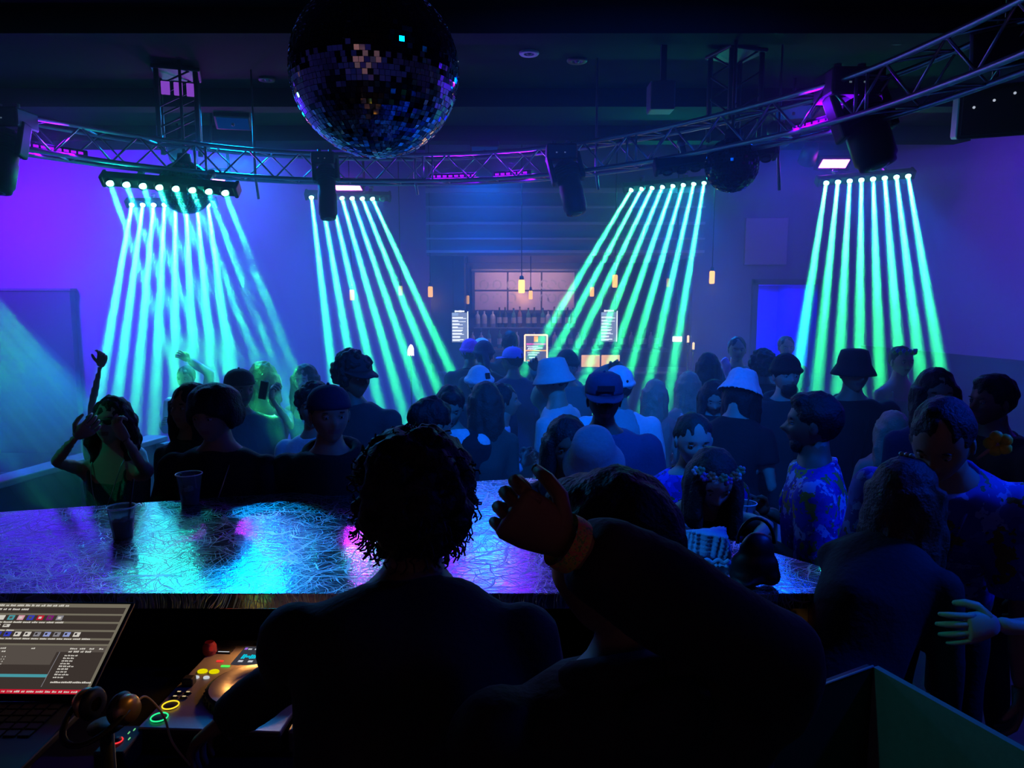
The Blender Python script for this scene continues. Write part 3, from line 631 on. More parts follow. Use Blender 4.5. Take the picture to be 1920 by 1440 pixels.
# bar counter
t = thing('bar_counter', 'long dark bar counter in front of the mirror, behind the queue', 'bar counter', (0.6, 9.75, 0))
q = MB(); q.bbox((-1.5, -0.22, 0), (1.7, 0.22, 1.06), 0.01); q.build('front', M_cab, t)
q = MB(); q.bbox((-1.55, -0.3, 1.06), (1.75, 0.3, 1.1), 0.012); q.build('counter_top', M_grey, t)
for k in range(6):
    q = MB(); q.bbox((-1.45 + k * 0.52, -0.235, 0.1), (-1.45 + k * 0.52 + 0.48, -0.221, 1.0), 0.005); q.build('front_panel', M_dark, t)
# menu boards ------------------------------------------------------------------
M_mb = emitm('menu_ground', (0.28, 0.38, 0.55), 0.85)
M_mt = emitm('menu_text', (0.85, 0.95, 1.0), 1.6)
M_mh = emitm('menu_light_panel', (0.4, 0.6, 0.9), 0.9)
def menu(px0, px1, py0, py1, d, label):
    a = W(px0, py0, d); b_ = W(px1, py1, d); w_ = (b_.x - a.x); h_ = a.z - b_.z
    t = thing('menu_board', label, 'menu board', ((a.x + b_.x) / 2, a.y, b_.z), (0, 0, 0), 'glowing menu boards')
    q = MB(); q.bbox((-w_ / 2 - 0.008, 0.0, -0.008), (w_ / 2 + 0.008, 0.05, h_ + 0.008), 0.004); q.build('case', M_black, t)
    q = MB(); q.box((-w_ / 2, -0.004, 0), (w_ / 2, -0.0005, h_ * 0.93)); q.build('screen', M_mb, t)
    q = MB(); q.box((-w_ / 2 + 0.005, -0.006, h_ * 0.83), (-w_ * 0.1, -0.0045, h_ * 0.92)); q.build('header_panel', M_mh, t)
    q = MB(); q.box((w_ / 2 - 0.012, -0.008, 0.0), (w_ / 2, -0.0045, h_ * 0.97)); q.build('edge_light', M_mt, t)
    q = MB()                                                    # heading: a line of rounded script too small to read
    for k in range(7):
        x = -w_ * 0.28 + k * w_ * 0.085; q.tube([(x - 0.008, -0.006, h_ * 0.972), (x + 0.008, -0.006, h_ * 0.972)], [0.009 + 0.003 * (k in (0, 3, 4))] * 2, 8, flat=1)
    q.build('heading', M_mt, t, weld=False)
    wl = [(0.72, 0.94), (0.40, 0.90), (0.48, 0.70), (0.37, 0.72), (0.70, 0.62), (0.64, 0.78), (0.52, 0.52), (0.75, 0.5)]
    for k, (l1, l2) in enumerate(wl):
        z = h_ * (0.79 - k * 0.1)
        q = MB(); q.box((-w_ / 2 + 0.006, -0.006, z - h_ * 0.028), (-w_ / 2 + 0.006 + (w_ - 0.02) * l1, -0.0045, z)); q.box((-w_ / 2 + 0.006, -0.006, z - h_ * 0.052), (-w_ / 2 + 0.006 + (w_ - 0.02) * l2, -0.0045, z - h_ * 0.034))
        q.build('text_line', M_mt, t, weld=False)
    q = MB(); q.tube([(-w_ / 2 + 0.02, 0.02, h_), (-w_ / 2 + 0.02, 0.02, 2.56 - b_.z)], 0.004, 6); q.tube([(w_ / 2 - 0.02, 0.02, h_), (w_ / 2 - 0.02, 0.02, 2.56 - b_.z)], 0.004, 6); q.build('hanging_wires', M_black, t)
menu(847, 878, 582, 642, 9.38, 'bright white-lettered menu board hanging left of the bar mirror')
menu(1127, 1158, 581, 641, 9.38, 'bright white-lettered menu board hanging right of the bar mirror')
# neon framed menu
a = W(984, 628, 8.3); b_ = W(1026, 693, 8.3); w_ = b_.x - a.x; h_ = a.z - b_.z
t = thing('neon_menu_board', 'chalk-coloured menu with glowing orange-white frame in the bar centre', 'menu board', ((a.x + b_.x) / 2, a.y, b_.z))
M_nw = emitm('neon_warm', (1.0, 0.62, 0.30), 3.0)
q = MB(); q.box((-w_ / 2, 0, 0), (w_ / 2, 0.02, h_)); q.build('board', mat('chalk_board', (0.10, 0.10, 0.12), 0.5, emit=((0.3, 0.3, 0.4), 0.4)), t)
for p, r_ in (((-w_ / 2, h_), (w_ / 2, h_)), ((-w_ / 2, 0), (-w_ / 2, h_)), ((w_ / 2, h_ * 0.3), (w_ / 2, h_))):
    q = MB(); q.tube([(p[0], -0.005, p[1]), (r_[0], -0.005, r_[1])], 0.0075, 8); q.build('neon_tube', M_nw, t)
def strokes(rows, m, nm, parent, y=-0.003):
    q = MB()
    for x0_, x1_, z, th in rows:
        x = x0_
        while x < x1_:
            l = min(random.uniform(0.010, 0.022), x1_ - x); q.box((x, y - 0.001, z - th / 2 + random.uniform(-0.001, 0.001)), (x + l, y, z + th / 2)); x += l + 0.003
    return q.build(nm, m, parent, weld=False)
q = MB(); q.box((-0.022, -0.004, h_ * 0.80), (0.022, -0.001, h_ * 0.96)); q.build('orange_square', emitm('menu_orange', (1.0, 0.45, 0.08), 1.6), t)
strokes([(-w_ * 0.42, w_ * 0.42, h_ * 0.735, 0.014)], emitm('menu_pink', (1.0, 0.12, 0.5), 1.5), 'text_line', t)
strokes([(-w_ * 0.4, w_ * 0.1, h_ * 0.67, 0.009), (-w_ * 0.35, w_ * 0.3, h_ * 0.62, 0.010), (-w_ * 0.38, 0.0, h_ * 0.585, 0.008)], M_mt, 'text_line', t)
q = MB(); q.box((-w_ * 0.46, -0.004, h_ * 0.53), (w_ * 0.46, -0.001, h_ * 0.56)); q.build('rule', emitm('menu_orange', (1.0, 0.45, 0.08), 1.6), t)
strokes([(-w_ * 0.38, w_ * 0.15, h_ * 0.48, 0.009), (-w_ * 0.36, w_ * 0.05, h_ * 0.42, 0.010), (-w_ * 0.3, w_ * 0.08, h_ * 0.34, 0.011)], M_mt, 'text_line', t)
strokes([(-w_ * 0.4, w_ * 0.1, h_ * 0.25, 0.012), (-w_ * 0.2, w_ * 0.15, h_ * 0.16, 0.012), (-w_ * 0.2, w_ * 0.2, h_ * 0.08, 0.010)], emitm('menu_orange', (1.0, 0.45, 0.08), 1.6), 'text_line', t)
q = MB(); q.tube([(0, 0.01, 0), (0, 0.01, -b_.z)], 0.012, 8); q.lathe([(0.16, -b_.z), (0.16, -b_.z + 0.015), (0.02, -b_.z + 0.03)], 20, close=True); q.build('stand', M_black, t)
# little lights and signs near the bar
c = W(770, 657, 8.4)
t = thing('lit_sign', 'small bright white domed sign glowing between the left beams', 'sign', c)
w2 = 0.036
q = MB(); q.prism([(-w2, -0.065), (-w2 * 0.7, -0.05), (-w2 * 0.35, -0.065), (0, -0.05), (w2 * 0.35, -0.065), (w2 * 0.7, -0.05), (w2, -0.065), (w2, 0.02), (w2 * 0.6, 0.06), (0, 0.07), (-w2 * 0.55, 0.045), (-w2, 0.0)], 0, 0.01, 0, Matrix.Rotation(R(90), 4, 'X')); q.build('sign_face', emitm('white_sign', (1, 0.95, 1), 2.2), t)
q = MB(); q.box((-w2 * 0.9, 0.0, -0.06), (w2 * 0.9, 0.02, 0.05)); q.tube([(0, 0.01, -0.06), (0, 0.01, -c.z)], 0.012, 6); q.build('stand', M_black, t)
c = W(1270, 636, 9.0)
t = thing('work_lamp', 'bright white work lamp over the right end of the bar', 'lamp', c)
q = MB(); q.bbox((-0.055, -0.01, -0.03), (0.055, 0.02, 0.03), 0.008); q.build('lamp_face', emitm('work_white', (0.95, 1, 0.8), 5.0), t)
q = MB(); q.bbox((-0.06, 0.02, -0.035), (0.06, 0.05, 0.035), 0.006); q.tube([(0, 0.03, 0.03), (0, 0.2, CZ - c.z)], 0.01, 6); q.build('bracket', M_black, t)
l = bpy.data.lights.new('work_glow', 'POINT'); l.energy = 5; l.color = (0.8, 1, 0.7); l.shadow_soft_size = 0.05
o = bpy.data.objects.new('work_glow', l); C.objects.link(o); o.location = c + Vector((0, -0.15, 0))
for k, (px, py) in enumerate([(1290, 642), (1300, 655)]):
    c = W(px, py, 9.2); t = thing('glass_tube_lamp', ['thin warm candle lamp right of the white work lamp', 'second thin candle lamp right of the white work lamp'][k], 'lamp', c)
    q = MB(); q.lathe([(0, 0), (0.014, 0), (0.014, 0.08), (0, 0.09)], 10); q.build('flame_tube', emitm('candle', (1, 0.7, 0.35), 1.5), t)
    q = MB(); q.lathe([(0, -0.03), (0.03, -0.03), (0.03, 0.0), (0, 0.0)], 12); q.tube([(0, 0, -0.03), (0, 0, -c.z)], 0.01, 6); q.build('stand', M_black, t)
# unseen pink panels standing in for the lit wall that the mirrors pick up
M_pk = mat('pink_panel', (0.85, 0.55, 0.50), 0.7)
t = thing('wall_panel', 'row of pale pink panels standing in for the lit wall behind the DJ booth', 'panel', (-0.6, -2.97, 0))
for k in range(5):
    q = MB(); q.bbox((-2.0 + k * 0.8, 0.0, 1.9), (-1.22 + k * 0.8, 0.03, 3.3), 0.01); q.build('panel', M_pk, t)
area('panel_fill', (-0.6, -2.2, 3.75), (-0.6, -2.95, 2.6), 2.6, 2.6, (1.0, 0.6, 0.52), 60, 0.1)  # added lamp without a fixture, brightens the unseen pink panels
# ================================================================ BOOTH
ZTAB = 1.30
def steel():
    m = bpy.data.materials.new('scratched_steel'); m.use_nodes = True; t = m.node_tree; b = t.nodes['Principled BSDF']
    b.inputs['Base Color'].default_value = (0.72, 0.74, 0.78, 1); b.inputs['Metallic'].default_value = 1.0
    b.inputs['Anisotropic'].default_value = 0.3
    co = t.nodes.new('ShaderNodeTexCoord')
    def noi(s, det, vec=None, stretch=None):
        n = t.nodes.new('ShaderNodeTexNoise'); n.inputs['Scale'].default_value = s; n.inputs['Detail'].default_value = det
        mp = t.nodes.new('ShaderNodeMapping'); mp.inputs['Scale'].default_value = stretch or (1, 1, 1); t.links.new(co.outputs['Object'], mp.inputs[0]); t.links.new(mp.outputs[0], n.inputs['Vector']); return n
    big = noi(5, 3); fine = noi(60, 6); brush = noi(14, 4, stretch=(1, 9, 1))
    # scratches: thin bands of several rotated, warped waves
    prev = None
    for k, (ang, sc) in enumerate([(0.3, 12), (0.9, 17), (1.5, 9), (2.1, 14), (2.7, 20)]):
        nz = noi(4.5, 2); dist = t.nodes.new('ShaderNodeVectorMath'); dist.operation = 'MULTIPLY_ADD'; dist.inputs[1].default_value = (0.16, 0.16, 0.16); t.links.new(nz.outputs['Color'], dist.inputs[0]); t.links.new(co.outputs['Object'], dist.inputs[2])
        rt_ = t.nodes.new('ShaderNodeMapping'); rt_.inputs['Rotation'].default_value = (0, 0, ang); t.links.new(dist.outputs[0], rt_.inputs[0])
        mp = t.nodes.new('ShaderNodeMapping'); mp.inputs['Scale'].default_value = (sc * 22, sc * 0.45, 1); t.links.new(rt_.outputs[0], mp.inputs[0])
        v = t.nodes.new('ShaderNodeTexNoise'); v.inputs['Scale'].default_value = 1.0; v.inputs['Detail'].default_value = 0.0; t.links.new(mp.outputs[0], v.inputs['Vector'])
        mu = t.nodes.new('ShaderNodeMapRange'); mu.inputs['From Min'].default_value = 0.66; mu.inputs['From Max'].default_value = 0.72; t.links.new(v.outputs['Fac'], mu.inputs['Value'])
        if prev is None: prev = mu
        else:
            ad = t.nodes.new('ShaderNodeMath'); ad.operation = 'MAXIMUM'; t.links.new(prev.outputs[0], ad.inputs[0]); t.links.new(mu.outputs[0], ad.inputs[1]); prev = ad
    s1 = t.nodes.new('ShaderNodeMath'); s1.operation = 'MULTIPLY_ADD'; s1.inputs[1].default_value = 0.25; t.links.new(prev.outputs[0], s1.inputs[0])
    mr = t.nodes.new('ShaderNodeMapRange'); mr.inputs['To Min'].default_value = 0.07; mr.inputs['To Max'].default_value = 0.20; t.links.new(big.outputs['Fac'], mr.inputs['Value'])
    t.links.new(mr.outputs[0], s1.inputs[2]); t.links.new(s1.outputs[0], b.inputs['Roughness'])
    h = t.nodes.new('ShaderNodeMath'); h.operation = 'MULTIPLY_ADD'; h.inputs[1].default_value = 0.9; t.links.new(prev.outputs[0], h.inputs[0])
    h2 = t.nodes.new('ShaderNodeMath'); h2.operation = 'MULTIPLY_ADD'; h2.inputs[1].default_value = 0.5; t.links.new(brush.outputs['Fac'], h2.inputs[0]); t.links.new(fine.outputs['Fac'], h2.inputs[2]); t.links.new(h2.outputs[0], h.inputs[2])
    bp = t.nodes.new('ShaderNodeBump'); bp.inputs['Strength'].default_value = 0.5; bp.inputs['Distance'].default_value = 0.0014; t.links.new(h.outputs[0], bp.inputs['Height']); t.links.new(bp.outputs[0], b.inputs['Normal'])
    return m
M_steel = steel()
outline = [(-3.4, 1.925), (1.06, 1.925), (0.60, 2.49), (0.09, 3.17), (-0.62, 3.0), (-1.88, 2.66), (-3.4, 2.26)]
t = thing('booth_counter', 'long scratched steel counter on the DJ booth reflecting the lights', 'counter', (0, 0, 0))
q = MB(); q.prism(outline, ZTAB - 0.004, ZTAB); q.build('steel_top', M_steel, t)
q = MB(); q.bbox((-3.4, 1.912, ZTAB - 0.042), (1.066, 1.924, ZTAB + 0.001), 0.002); q.build('front_edge', M_steel, t)
ins = [(-3.38, 1.93), (1.04, 1.93), (0.57, 2.47), (0.08, 3.14), (-0.62, 2.975), (-1.87, 2.635), (-3.38, 2.24)]
q = MB(); q.prism(ins, ZTAB - 0.042, ZTAB - 0.004); q.build('board', M_dark, t)
for k, (a, b_) in enumerate([((0.95, 1.98), (0.55, 2.4)), ((0.55, 2.4), (0.06, 3.02)), ((0.06, 3.02), (-0.62, 2.86)), ((-0.62, 2.86), (-1.87, 2.52)), ((-1.87, 2.52), (-3.35, 2.13))]):
    a = Vector((*a, 0)); b_ = Vector((*b_, 0)); d = (b_ - a).normalized(); n = Vector((d.y, -d.x, 0)) * 0.03
    q = MB(); q.prism([(a.x, a.y), (b_.x, b_.y), (b_.x + n.x, b_.y + n.y), (a.x + n.x, a.y + n.y)], 0.25, ZTAB - 0.042); q.build('front_panel', M_blackp, t)
q = MB(); q.tube([(0.86, 2.02, 0.25), (0.86, 2.02, ZTAB - 0.042)], 0.02, 10); q.build('leg', M_alu, t)
# gear desk
t = thing('gear_desk', 'black desk under the counter carrying the DJ players', 'desk', (-0.7, 1.7, 0.25))
q = MB(); q.bbox((-1.1, -0.26, 0.80), (1.2, 0.42, 0.84), 0.006); q.build('desk_top', M_blackp, t)
for sx in (-1.05, 1.15):
    q = MB(); q.bbox((sx - 0.02, -0.24, 0), (sx + 0.02, 0.4, 0.80), 0.005); q.build('side_panel', M_blackp, t)
# warm lit shelf post seen under the counter at right
q = MB(); q.bbox((-0.045, -0.02, 0), (0.045, 0.02, 0.95), 0.008)
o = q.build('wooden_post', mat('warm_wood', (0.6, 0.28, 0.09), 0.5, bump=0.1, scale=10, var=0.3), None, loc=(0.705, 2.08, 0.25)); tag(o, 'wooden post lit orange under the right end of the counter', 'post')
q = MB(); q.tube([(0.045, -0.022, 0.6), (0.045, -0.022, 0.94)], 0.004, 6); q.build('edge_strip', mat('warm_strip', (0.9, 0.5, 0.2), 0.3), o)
spot('under_counter_lamp', (0.62, 1.99, 1.22), (0.72, 2.06, 1.05), 1.2, (1, 0.45, 0.1), 100, 0.5, 0.01)
q = MB(); q.bbox((-0.11, -0.1, 0), (0.05, 0.1, 0.5), 0.01)
o = q.build('floor_box', mat('orange_box', (0.35, 0.10, 0.03), 0.6), None, loc=(0.60, 1.50, 0.252)); tag(o, 'dark orange box on the floor below the booth', 'box')
q = MB(); q.bbox((-0.112, -0.102, 0.38), (0.052, 0.102, 0.42), 0.005); q.build('lid', mat('orange_lid', (0.4, 0.16, 0.06), 0.5), o)
spot('floor_box_lamp', (0.45, 1.25, 0.95), (0.58, 1.48, 0.7), 0.5, (1, 0.35, 0.1), 60, 0.5, 0.01)

# --- CD player -----------------------------------------------------------------
M_sil = mat('player_silver', (0.32, 0.28, 0.25), 0.4, 0.4, bump=0.05, scale=80)
M_scr = emitm('player_screen', (0.06, 0.06, 0.08), 0.6)
def btn(parent, x, y, z, r, m, nm='button', h=0.004, sy=1.0):
    q = MB(); q.lathe([(r, 0), (r, h * 0.7), (r * 0.85, h), (0, h)], 12, 0, Matrix.Translation((x, y, z)) @ Matrix.Diagonal((1, sy, 1, 1))); return q.build(nm, m, parent)
def ring(parent, x, y, z, r, m, nm='lit_ring'):
    q = MB(); pts = [(x + r * math.cos(a), y + r * math.sin(a), z) for a in [2 * math.pi * k / 24 for k in range(25)]]; q.tube(pts, 0.0015, 6, caps=False); return q.build(nm, m, parent)
def player(loc, rz, label, w_=0.32, dep=0.42):
    t = thing('media_player', label, 'DJ player', loc, (0, 0, rz), 'DJ players on the desk')
    hw, hd = w_ / 2, dep / 2; z = 0.055
    q = MB(); q.bbox((-hw, -hd, 0), (hw, hd, z - 0.006), 0.006); q.build('body', M_black, t); q = MB(); q.bbox((-hw, -hd, z - 0.006), (hw, hd, z), 0.002); q.build('top_plate', M_sil, t)
    q = MB(); q.lathe([(0.105, z), (0.103, z + 0.016), (0.095, z + 0.020)], 36, 0, Matrix.Translation((0.03, -0.05, 0))); jw = q.build('jog_wheel', M_blackp, t)
    q = MB(); q.lathe([(0.095, z + 0.02), (0.05, z + 0.021), (0.048, z + 0.019), (0, z + 0.019)], 32, 0, Matrix.Translation((0.03, -0.05, 0))); q.build('jog_plate', M_sil, jw)
    q = MB()
    for k in range(40):
        a = 2 * math.pi * k / 40; p = Vector((0.03 + 0.104 * math.cos(a), -0.05 + 0.104 * math.sin(a), z)); q.tube([p, p + Vector((0, 0, 0.012))], 0.003, 5)
    q.build('jog_grips', M_black, jw, weld=False)
    q = MB(); q.bbox((-0.075, 0.075, z - 0.002), (hw - 0.01, hd - 0.04, z + 0.003), 0.002); s = q.build('screen', M_scr, t)
    q = MB(); rnd = random.Random(2)
    for k in range(30):
        x = -0.06 + k * 0.0055; a = rnd.uniform(0.004, 0.012); q.box((x, 0.112 - a, z + 0.0032), (x + 0.004, 0.112 + a, z + 0.0036))
    q.build('waveform', emitm('cyan_wave', (0.0, 0.65, 0.85), 0.9), s, weld=False)
    q = MB()
    for k in range(6): q.box((-0.06 + k * 0.018, 0.150, z + 0.0032), (-0.05 + k * 0.018, 0.156, z + 0.0036))
    for k in range(4): q.box((-0.06 + k * 0.026, 0.083, z + 0.0032), (-0.048 + k * 0.026, 0.092, z + 0.0036))
    q.build('screen_text', emitm('screen_white', (0.7, 0.7, 0.75), 0.8), s, weld=False)
    q = MB(); q.box((-0.07, 0.150, z + 0.0032), (-0.063, 0.160, z + 0.0037)); q.build('screen_icon', emitm('violet_icon', (0.4, 0.15, 0.8), 0.9), s)
    q = MB(); q.bbox((-0.06, hd - 0.03, z), (-0.035, hd - 0.018, z + 0.001), 0.0004); q.box((-0.025, hd - 0.028, z), (0.04, hd - 0.02, z + 0.0008)); q.build('printed_mark', M_black, t, weld=False)
    x = -hw + 0.03
    ring(btn(t, x, -hd + 0.035, z, 0.017, M_black, 'play_button'), x, -hd + 0.035, z + 0.004, 0.018, emitm('ring_green', (0.02, 0.8, 0.25), 1.4))
    ring(btn(t, x, -hd + 0.085, z, 0.017, M_black, 'cue_button'), x, -hd + 0.085, z + 0.004, 0.018, emitm('ring_amber', (0.9, 0.6, 0.02), 1.4))
    for k in range(2):
        for j in range(2):
            b_ = btn(t, x - 0.009 + k * 0.022, -hd + 0.122 + j * 0.02, z, 0.009, M_black, 'button', sy=0.7); q = MB(); q.box((x - 0.013 + k * 0.022, -hd + 0.121 + j * 0.02, z + 0.004), (x - 0.005 + k * 0.022, -hd + 0.125 + j * 0.02, z + 0.0045)); q.build('lit_mark', emitm('mark_amber', (0.8, 0.6, 0.3), 0.8), b_)
    for k in range(2): btn(t, x - 0.002 + k * 0.026, -hd + 0.215, z, 0.008, emitm('mark_white', (0.8, 0.85, 0.9), 0.7), 'lit_button', sy=0.7)
    for k in range(2): btn(t, x + k * 0.03, -hd + 0.245, z, 0.013, emitm('lit_yellow', (0.75, 0.65, 0.0), 1.0), 'lit_button', sy=0.75)
    q = MB(); q.bbox((x + 0.035, -hd + 0.27, z), (x + 0.058, -hd + 0.277, z + 0.003), 0.001); q.build('lit_button', emitm('lit_green', (0.1, 0.9, 0.1), 1.0), t)
    q = MB(); q.bbox((x + 0.012, -hd + 0.295, z), (x + 0.03, -hd + 0.302, z + 0.003), 0.001); q.build('lit_button', emitm('lit_red', (0.9, 0.04, 0.03), 1.0), t)
    q = MB(); q.bbox((x - 0.018, -hd + 0.17, z), (x + 0.01, -hd + 0.195, z + 0.02), 0.004); q.build('lever', M_black, t)
    q = MB(); q.bbox((x - 0.008, -hd + 0.34, z), (x + 0.03, -hd + 0.375, z + 0.004), 0.001); u = q.build('usb_slot', M_black, t)
    q = MB(); q.box((x - 0.004, -hd + 0.342, z + 0.004), (x + 0.026, -hd + 0.345, z + 0.0045)); q.build('lit_edge', emitm('mark_white', (0.8, 0.85, 0.9), 0.7), u)
    return t
ZG = 1.092
player((-0.655, 1.745, ZG), R(-3), 'silver media player with yellow and green lit buttons, between laptop and mixer')
# mixer
t = thing('mixer', 'grey DJ mixer with knobs and faders under the outstretched arm', 'mixer', (-0.315, 1.735, ZG), (0, 0, R(-2)))
M_mix = mat('mixer_grey', (0.11, 0.105, 0.11), 0.4, 0.4)
q = MB(); q.bbox((-0.17, -0.21, 0), (0.17, 0.21, 0.055), 0.006); q.build('body', M_mix, t)
for i in range(4):
    x = -0.12 + i * 0.055
    for j in range(5):
        q = MB(); q.lathe([(0.009, 0.055), (0.0085, 0.072), (0.006, 0.075), (0, 0.075)], 12, 0, Matrix.Translation((x, 0.02 + j * 0.036, 0))); kn = q.build('knob', M_black, t)
        q = MB(); q.box((x - 0.0008, 0.02 + j * 0.036 - 0.008, 0.0751), (x + 0.0008, 0.02 + j * 0.036, 0.0756)); q.build('pointer', mat('white_mark', (0.7, 0.7, 0.7), 0.5), kn)
    q = MB(); q.box((x - 0.0015, -0.12, 0.0551), (x + 0.0015, -0.03, 0.0556)); q.build('fader_slot', M_black, t)
    q = MB(); q.bbox((x - 0.009, -0.1 + 0.015 * (i % 3), 0.057), (x + 0.009, -0.085 + 0.015 * (i % 3), 0.072), 0.002); q.build('fader_cap', M_black, t)
    q = MB(); q.bbox((x - 0.008, -0.005, 0.0551), (x + 0.008, 0.003, 0.058), 0.001); q.build('lit_button', emitm('lit_orange', (1.0, 0.35, 0.03), 0.8), t) if i % 2 == 0 else None
for k in range(6):
    q = MB(); q.bbox((0.085 + (k % 3) * 0.024, 0.01 + (k // 3) * 0.016, 0.055), (0.105 + (k % 3) * 0.024, 0.022 + (k // 3) * 0.016, 0.058), 0.002); q.build('lit_pad', emitm('lit_pad', (0.6, 0.62, 0.75), 0.8), t)
q = MB(); q.bbox((-0.06, -0.185, 0.055), (0.06, -0.18, 0.0565), 0.0005); q.build('crossfader_slot', M_black, t)
q = MB(); q.bbox((-0.01, -0.192, 0.056), (0.01, -0.172, 0.072), 0.002); q.build('crossfader', M_black, t)
for i in range(3):
    q = MB(); q.tube([(-0.0925 + i * 0.055, -0.15, 0.0556), (-0.0925 + i * 0.055, 0.18, 0.0556)], 0.0007, 4); q.build('line', mat('white_mark', (0.7, 0.7, 0.7), 0.5), t)
# lamp on a gooseneck that lights the players warm
t = thing('gooseneck_lamp', 'small gooseneck lamp under the counter lighting the players', 'lamp', (-0.44, 1.99, ZG))
q = MB(); q.lathe([(0.02, 0), (0.02, 0.02), (0, 0.02)], 12); q.build('base', M_black, t)
q = MB(); q.tube(catmull([(0, 0, 0.02), (0, 0.0, 0.08), (0, -0.03, 0.115), (0, -0.07, 0.12)], 5), 0.004, 8); q.build('neck', M_black, t)
q = MB(); q.lathe([(0.0, -0.03), (0.009, -0.03), (0.014, 0.0)], 12, 0, Matrix.Translation((0, -0.08, 0.118)) @ Matrix.Rotation(R(120), 4, 'X')); q.build('shade', M_black, t)
spot('gooseneck_glow', (-0.70, 1.93, ZG + 0.16), (-0.72, 1.60, ZG + 0.05), GEARP, (1.0, 0.42, 0.10), 130, 0.8, 0.02)
spot('mixer_glow', (-0.35, 1.93, ZG + 0.16), (-0.33, 1.65, ZG + 0.05), GEARP * 0.35, (1.0, 0.62, 0.5), 130, 0.8, 0.02)

# --- laptop ---------------------------------------------------------------------
TR = W(245, 1133, 1.62); BR = W(163, 1302, 1.457)
up = (TR - BR); Hs = up.length; upn = up.normalized()
rx = Vector((1, 0, 0)); rx = (rx - upn * rx.dot(upn)).normalized(); nrm_ = rx.cross(upn)        # screen normal to the viewer
Ws = 0.40
org = BR - rx * Ws                                                                                 # lower left corner of the glass
Ml = Matrix((rx, upn, nrm_)).transposed().to_4x4(); Ml.translation = org
t = thing('laptop', 'open laptop with music library software on its bright screen', 'laptop', (0, 0, 0)); t.matrix_world = Ml
q = MB(); q.bbox((-0.006, -0.012, -0.008), (Ws + 0.006, Hs + 0.006, -0.0005), 0.002); q.build('lid', M_black, t)
cols = {'bg': (58, 50, 46), 'bar': (112, 106, 92), 'dark': (40, 34, 34), 'panel': (84, 76, 70), 'txt': (205, 200, 190), 'red': (190, 20, 45), 'cyan': (70, 150, 160), 'blue': (50, 60, 180), 'pink': (210, 150, 165), 'mag': (120, 25, 110), 'grey': (130, 128, 135), 'lblue': (140, 150, 200)}
ms = {k: emitm('screen_' + k, lin(v), 1.0) for k, v in cols.items()}
keys = list(ms); q = MB(); rnd = random.Random(4)
def sr(x0_, y0_, x1_, y1_, k, lift=1):
    """a flat patch on the screen, x from the right edge (0..1 of the seen width), y from the top"""
    q.add([(Ws * x0_, Hs * (1 - y1_), 0.0001 * lift), (Ws * x1_, Hs * (1 - y1_), 0.0001 * lift), (Ws * x1_, Hs * (1 - y0_), 0.0001 * lift), (Ws * x0_, Hs * (1 - y0_), 0.0001 * lift)], [(0, 1, 2, 3)], keys.index(k))
sr(0, 0, 1, 1, 'bg', 0)
sr(0, 0.0, 1, 0.045, 'bar')
for y in (0.12, 0.215, 0.31, 0.405): sr(0.0, y, 0.985, y + 0.022, 'bar')
def words(x0_, x1_, y, h, k='txt', wmin=0.014, wmax=0.04, gap=0.008):
    x = x0_
    while x < x1_:
        l = rnd.uniform(wmin, wmax)
        nn = max(2, int(l / 0.008))
        for j in range(nn):
            a = x + j * l / nn; sr(a, y + rnd.uniform(0, h * 0.35), a + l / nn * 0.8, y + h, k, 2)
        x += l + gap
words(0.05, 0.66, 0.012, 0.024); words(0.0, 0.45, 0.062, 0.022)
for i, k in enumerate(['red', 'cyan', 'red', 'grey', 'txt', 'cyan', 'pink', 'blue', 'red', 'mag', 'grey']):
    x = 0.12 + i * 0.052; sr(x, 0.145, x + 0.034, 0.200, k, 2); sr(x + 0.008, 0.160, x + 0.024, 0.185, 'txt' if i % 2 == 0 else 'panel', 3)
words(0.05, 0.69, 0.216, 0.02, wmin=0.03, wmax=0.045)
for i in range(6): x = 0.12 + i * 0.052; sr(x, 0.25, x + 0.036, 0.285, 'txt', 2); sr(x + 0.004, 0.257, x + 0.02, 0.272, 'panel', 3)
words(0.05, 0.42, 0.312, 0.018, wmin=0.03, wmax=0.045)
for i in range(15): x = 0.05 + i * 0.052; sr(x, 0.338, x + 0.034, 0.39, rnd.choice(['lblue', 'txt', 'blue', 'lblue', 'txt', 'grey']), 2); sr(x + 0.006, 0.35, x + 0.018, 0.372, 'dark', 3)
words(0.05, 0.86, 0.406, 0.018, wmin=0.03, wmax=0.045)
sr(0.0, 0.47, 1, 0.49, 'bar'); sr(0, 0.49, 1, 0.56, 'panel'); sr(0.40, 0.56, 0.74, 0.7, 'panel'); sr(0, 0.56, 0.4, 0.90, 'dark'); sr(0.4, 0.7, 0.74, 0.80, 'bg')
for x in (0.44, 0.60, 0.80, 0.85, 0.90, 0.95): words(x, x + 0.02, 0.515, 0.016)
sr(0.30, 0.545, 0.42, 0.585, 'red', 2); words(0.43, 0.46, 0.55, 0.016); words(0.80, 0.90, 0.545, 0.02)
for i in range(12):
    y = 0.61 + i * 0.026; words(0.38, 0.44 + rnd.uniform(0, 0.03), y, 0.014, wmin=0.008, wmax=0.02); words(0.475, 0.50, y, 0.012, wmin=0.004, wmax=0.006)
for i in range(9): y = 0.59 + i * 0.029; words(0.79, 0.83 + rnd.uniform(0, 0.03), y, 0.016, wmin=0.012, wmax=0.02, gap=0.003)
sr(0.42, 0.80, 0.755, 0.832, 'cyan', 2); sr(0.755, 0.56, 0.758, 0.93, 'grey', 2)
words(0.79, 0.95, 0.87, 0.02, wmin=0.04, wmax=0.06, gap=0.002); words(0.4, 0.55, 0.935, 0.014)
sr(0.0, 0.955, 0.97, 1.0, 'red', 2); words(0.5, 0.95, 0.967, 0.02); sr(0.985, 0, 1, 1, 'bar', 1)
